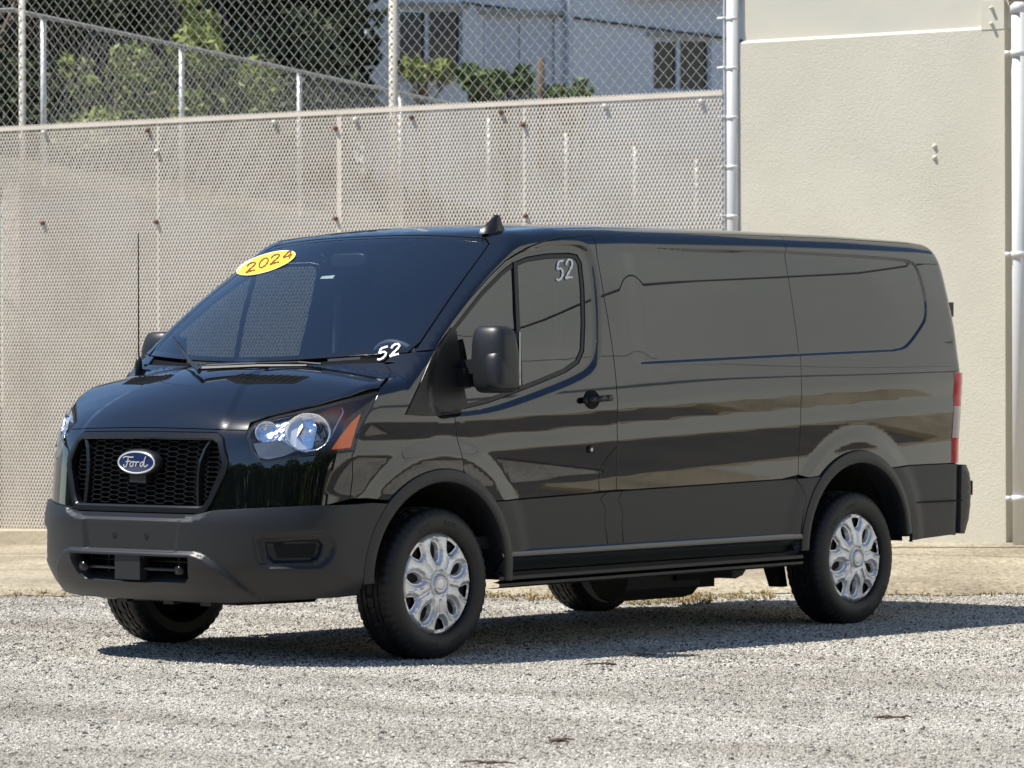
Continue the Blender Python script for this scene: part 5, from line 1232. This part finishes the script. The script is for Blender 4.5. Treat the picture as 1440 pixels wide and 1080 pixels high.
# mirrors -----------------------------------------------------------------
def sbox(c, h, e=.35, n=20, shape=None):
    V = []; F_ = []
    sp = lambda v, p: math.copysign(abs(v)**p, v)
    for i in range(n+1):
        ph = -math.pi/2+math.pi*i/n
        for j in range(2*n):
            th = math.pi*j/n; q = np.array([sp(math.cos(ph), e)*sp(math.cos(th), e), sp(math.cos(ph), e)*sp(math.sin(th), e), sp(math.sin(ph), e)])
            p = q*h
            if shape: p = shape(p, q)
            V.append(p+np.array(c))
    for i in range(n):
        for j in range(2*n): F_.append((i*2*n+j, i*2*n+(j+1) % (2*n), (i+1)*2*n+(j+1) % (2*n), (i+1)*2*n+j))
    return V, F_
for sgn in (1, -1):
    S = np.array([1, sgn, 1]); mr = empty('door_mirror', tuple(np.array([-.2, 1.1, 1.4])*S), None, None); mr.parent = van
    def mk(name, c, h, e, mat, shape=None):
        V, F_ = sbox(c, np.array(h), e, 16, shape); return obj(name, np.array(V)*S, F_ if sgn > 0 else [f[::-1] for f in F_], mat, mr, None, True)
    def sh(p, q):
        z = q[2]; wy = 1-.13*max(z, 0)-.03*(z < 0)*abs(z); p = p.copy(); p[1] = p[1]*wy+.012*(1-z); 
        if p[0] > 0: p[0] *= 1-.35*q[1]**2-.25*max(z, 0)**2
        return p
    mk('mirror_shell', (-.21, 1.128, 1.400), (.085, .108, .158), .40, plastic, sh)
    mk('mirror_lower_cap', (-.196, 1.178, 1.350), (.084, .062, .092), .38, plastic, sh)
    m = MB(); m.box((-.30, 1.04, 1.28), (-.297, 1.225, 1.53)); V = np.array(m.V)*S; obj('mirror_glass', V, m.F, chrome, mr)
    m = MB(); pts = [(-.20, .93, 1.345), (-.20, 1.0, 1.355), (-.20, 1.07, 1.365)]; m.obox((-.19, 1.00, 1.365), (.045, 0, 0), (0, .075, .004), (0, 0, .034)); obj('mirror_arm', np.array(m.V)*S, m.F, plastic, mr)
    m = MB(); m.obox((-.17, .985, 1.315), (.05, 0, 0), (0, .05, .002), (0, 0, .045)); obj('mirror_foot', np.array(m.V)*S, m.F, plastic_d, mr)
    # sail triangle
sail_px = [(570, 583), (590, 540), (606, 502), (620, 484), (634, 462), (641, 466), (645, 500), (650, 540), (657, 570), (645, 580), (620, 583), (600, 585)]
sl3 = castpx(sail_px)
panel('mirror_sail', sl3, plastic_d, van, R_, FB, .006, .03, gap=0, rim=.02, mirror=True, step=.02)
# aerials, wipers, washer nozzles
b0 = np.array([.17, -.83, 1.36]); 
bb = at(195, 515, 1.0)-CAMP; tpar = (-.84-CAMP[1])/bb[1]; q = CAMP+bb*tpar
m = MB(); m.tube([q+[0, 0, -.06], q+[0, 0, .02], q+[0, 0, .05]], [.02, .018, .008], 12); ae = m.build('whip_aerial', plastic_d, van, True)
m = MB(); m.tube([q+[0, 0, .04], q+[0, 0, .66]], [.0038, .0028], 6); m.build('aerial_rod', plastic_d, ae)
fb = castpx([(690, 326)])[0]
V = []; 
for z, x0, x1, wy in ((-.012, .085, -.085, .034), (.01, .075, -.085, .032), (.035, .035, -.075, .018), (.075, -.02, -.068, .007), (.083, -.03, -.062, .003)):
    V += [fb+[x0, 0, z], fb+[(x0+x1)/2, wy, z], fb+[x1, wy*.6, z], fb+[x1, -wy*.6, z], fb+[(x0+x1)/2, -wy, z]]
m = MB(); m.add(V, [(k*5+i, k*5+(i+1) % 5, k*5+5+(i+1) % 5, k*5+5+i) for k in range(4) for i in range(5)]+[(20, 21, 22, 23, 24)]); m.build('roof_antenna', plastic_d, van, True)
for pts in ([(452, 512), (420, 509.5), (360, 511), (290, 514)], [(244, 474), (256, 492), (268, 508), (278, 516)]):
    P = castpx(pts, FB, .016); m = MB(); m.tube(list(P), .006, 6); wb = m.build('wiper', plastic_d, van)
    P2 = castpx([(p[0]+2, p[1]+4) for p in pts], FB, .03); m = MB(); m.tube([P2[0]*.3+P2[1]*.7, P2[2], P2[3]+(P2[3]-P2[2])*.1], [.006, .010, .012], 6); m.build('wiper_arm', plastic_d, wb)
# windscreen sticker, marker numbers, small label ---------------------------------
def surf_poly(name, uv, mat, par, off):
    uv = np.asarray(uv, float); c = uv.mean(0); n_ = len(uv); V = []; F_ = []
    for k, f_ in enumerate((1., .75, .5, .25)): V += list(castpx(c+(uv-c)*f_, FB, off))
    V += list(castpx([c], FB, off))
    for k in range(3): F_ += [(k*n_+i, (k+1)*n_+i, (k+1)*n_+(i+1) % n_, k*n_+(i+1) % n_) for i in range(n_)]
    F_ += [(3*n_+i, 4*n_, 3*n_+(i+1) % n_) for i in range(n_)]; return obj(name, V, F_, mat, par)
a = np.linspace(0, 2*math.pi, 48, endpoint=False); rot = math.radians(-17.5)
def ell(cx, cy, rx, ry): x = rx*np.cos(a); y = ry*np.sin(a); return np.stack([cx+x*math.cos(rot)-y*math.sin(rot), cy+x*math.sin(rot)+y*math.cos(rot)], 1)
surf_poly('year_sticker_edge', ell(374, 369.5, 43.6, 12.4), chalk, wsn, .0012)
surf_poly('year_sticker', ell(374, 369.5, 43, 11.8), yellow, wsn, .0020)
GL = {'2': [(0, .72), (.12, .93), (.4, 1), (.75, .88), (.8, .66), (.5, .4), (.1, .1), (0, 0), (.35, .05), (.9, .02)],
      '0': [(.45, 1), (.15, .8), (.05, .45), (.2, .08), (.48, 0), (.8, .2), (.92, .55), (.78, .9), (.45, 1)],
      '4': [(.75, -.02), (.72, .5), (.7, 1), (.3, .6), (.0, .32), (.4, .33), (.95, .36)],
      '5': [(.85, .97), (.5, .98), (.2, .95), (.15, .75), (.1, .55), (.45, .62), (.78, .5), (.85, .28), (.65, .06), (.3, -.02), (.05, .08)]}
def glyphs(name, text, org, ex, ey, adv, wd, mat, par, off):
    V = []; F_ = []
    for k, ch in enumerate(text):
        st = chaikin(np.array(GL[ch]), 2, False)
        uv = np.array([np.array(org)+np.array(ex)*(x+k*adv)+np.array(ey)*y for x, y in st]); L = []
        for i in range(len(uv)):
            t = uv[min(i+1, len(uv)-1)]-uv[max(i-1, 0)]; t = t/(np.linalg.norm(t)+1e-9); nn = np.array([-t[1], t[0]])*wd/2*(1+.25*math.sin(i*1.7)); L += [uv[i]+nn, uv[i]-nn]
        s = len(V); V += list(castpx(L, FB, off)); F_ += [(s+2*i, s+2*i+1, s+2*i+3, s+2*i+2) for i in range(len(uv)-1)]
    return obj(name, V, F_, mat, par)
glyphs('sticker_year', '2024', (345, 384), (15, -5.0), (3, -13), 1.13, 2.1, redink, wsn, .0032)
glyphs('marker_number', '52', (529.5, 506.5), (14.5, -4.0), (3.5, -16.5), 1.25, 2.6, chalk, wsn, .0030)
glyphs('marker_number', '52', (782, 394.5), (11, -2.0), (1, -27), 1.22, 2.7, chalk, dl, -.004)
surf_poly('inspection_label', [(450, 392), (453, 388.5), (471, 387), (468, 391.5)], paper, wsn, -.004)
# interior -------------------------------------------------------------------------
m = MB(); m.box((-.20, -.86, 1.02), (.10, .86, 1.34)); m.add([(.10, -.88, 1.335), (.10, .88, 1.335), (-.25, .86, 1.385), (-.25, -.86, 1.385), (.25, -.80, 1.33), (.25, .80, 1.33)], [(0, 1, 2, 3), (4, 5, 1, 0)]); dsh = m.build('dashboard', dashm, van)
m = MB(); m.box((-.28, .10, 1.36), (-.16, .32, 1.43)); m.build('screen_hood', dashm, dsh)
m = MB(); th = np.linspace(0, 2*math.pi, 33); m.tube([(-.36+.10*math.sin(t_), .43+.19*math.cos(t_), 1.32+.17*math.sin(t_)) for t_ in th], .014, 8, False); m.tube([(-.2, .43, 1.22), (-.36, .43, 1.31)], .03, 8); m.build('steering_wheel', dashm, van, True)
for y in (.45, -.45):
    se = empty('seat', (-1.0, y, .8), None, None); se.parent = van
    V, F_ = sbox((-.88, y, .88), np.array((.26, .25, .10)), .4, 12); obj('seat_cushion', V, F_, cloth, se, None, True)
    V, F_ = sbox((-1.13, y, 1.25), np.array((.09, .24, .34)), .45, 12); obj('seat_back', V, F_, cloth, se, None, True)
    V, F_ = sbox((-1.17, y, 1.68), np.array((.05, .14, .10)), .5, 10); obj('headrest', V, F_, cloth, se, None, True)
m = MB(); m.add([(x_, y_, z_) for x_ in (-1.42, -1.40) for y_, z_ in ((-.92, .5), (.92, .5), (.92, 1.25), (.84, 1.7), (.72, 1.98), (.4, 2.04), (-.4, 2.04), (-.72, 1.98), (-.84, 1.7), (-.92, 1.25))], [tuple(range(10)), tuple(range(19, 9, -1))]); m.build('bulkhead', dashm, van)
m = MB(); m.box((-1.40, -.92, .50), (.30, .92, .56)); m.build('cab_floor', black, van)
m = MB(); m.box((.28, -.84, .5), (.30, .84, 1.30)); m.build('firewall', black, van)
V, F_ = sbox((-.42, 0, 1.90), np.array((.02, .12, .035)), .5, 10); obj('rear_view_mirror', V, F_, plastic_d, van, None, True)
pmat('belt_grey', (.2, .2, .21), .8)
for sgn in (1, -1): m = MB(); m.tube([(-1.10, .78*sgn, 1.15), (-1.12, .76*sgn, 1.75)], .02, 6); m.build('seat_belt', MATS['belt_grey'], van)
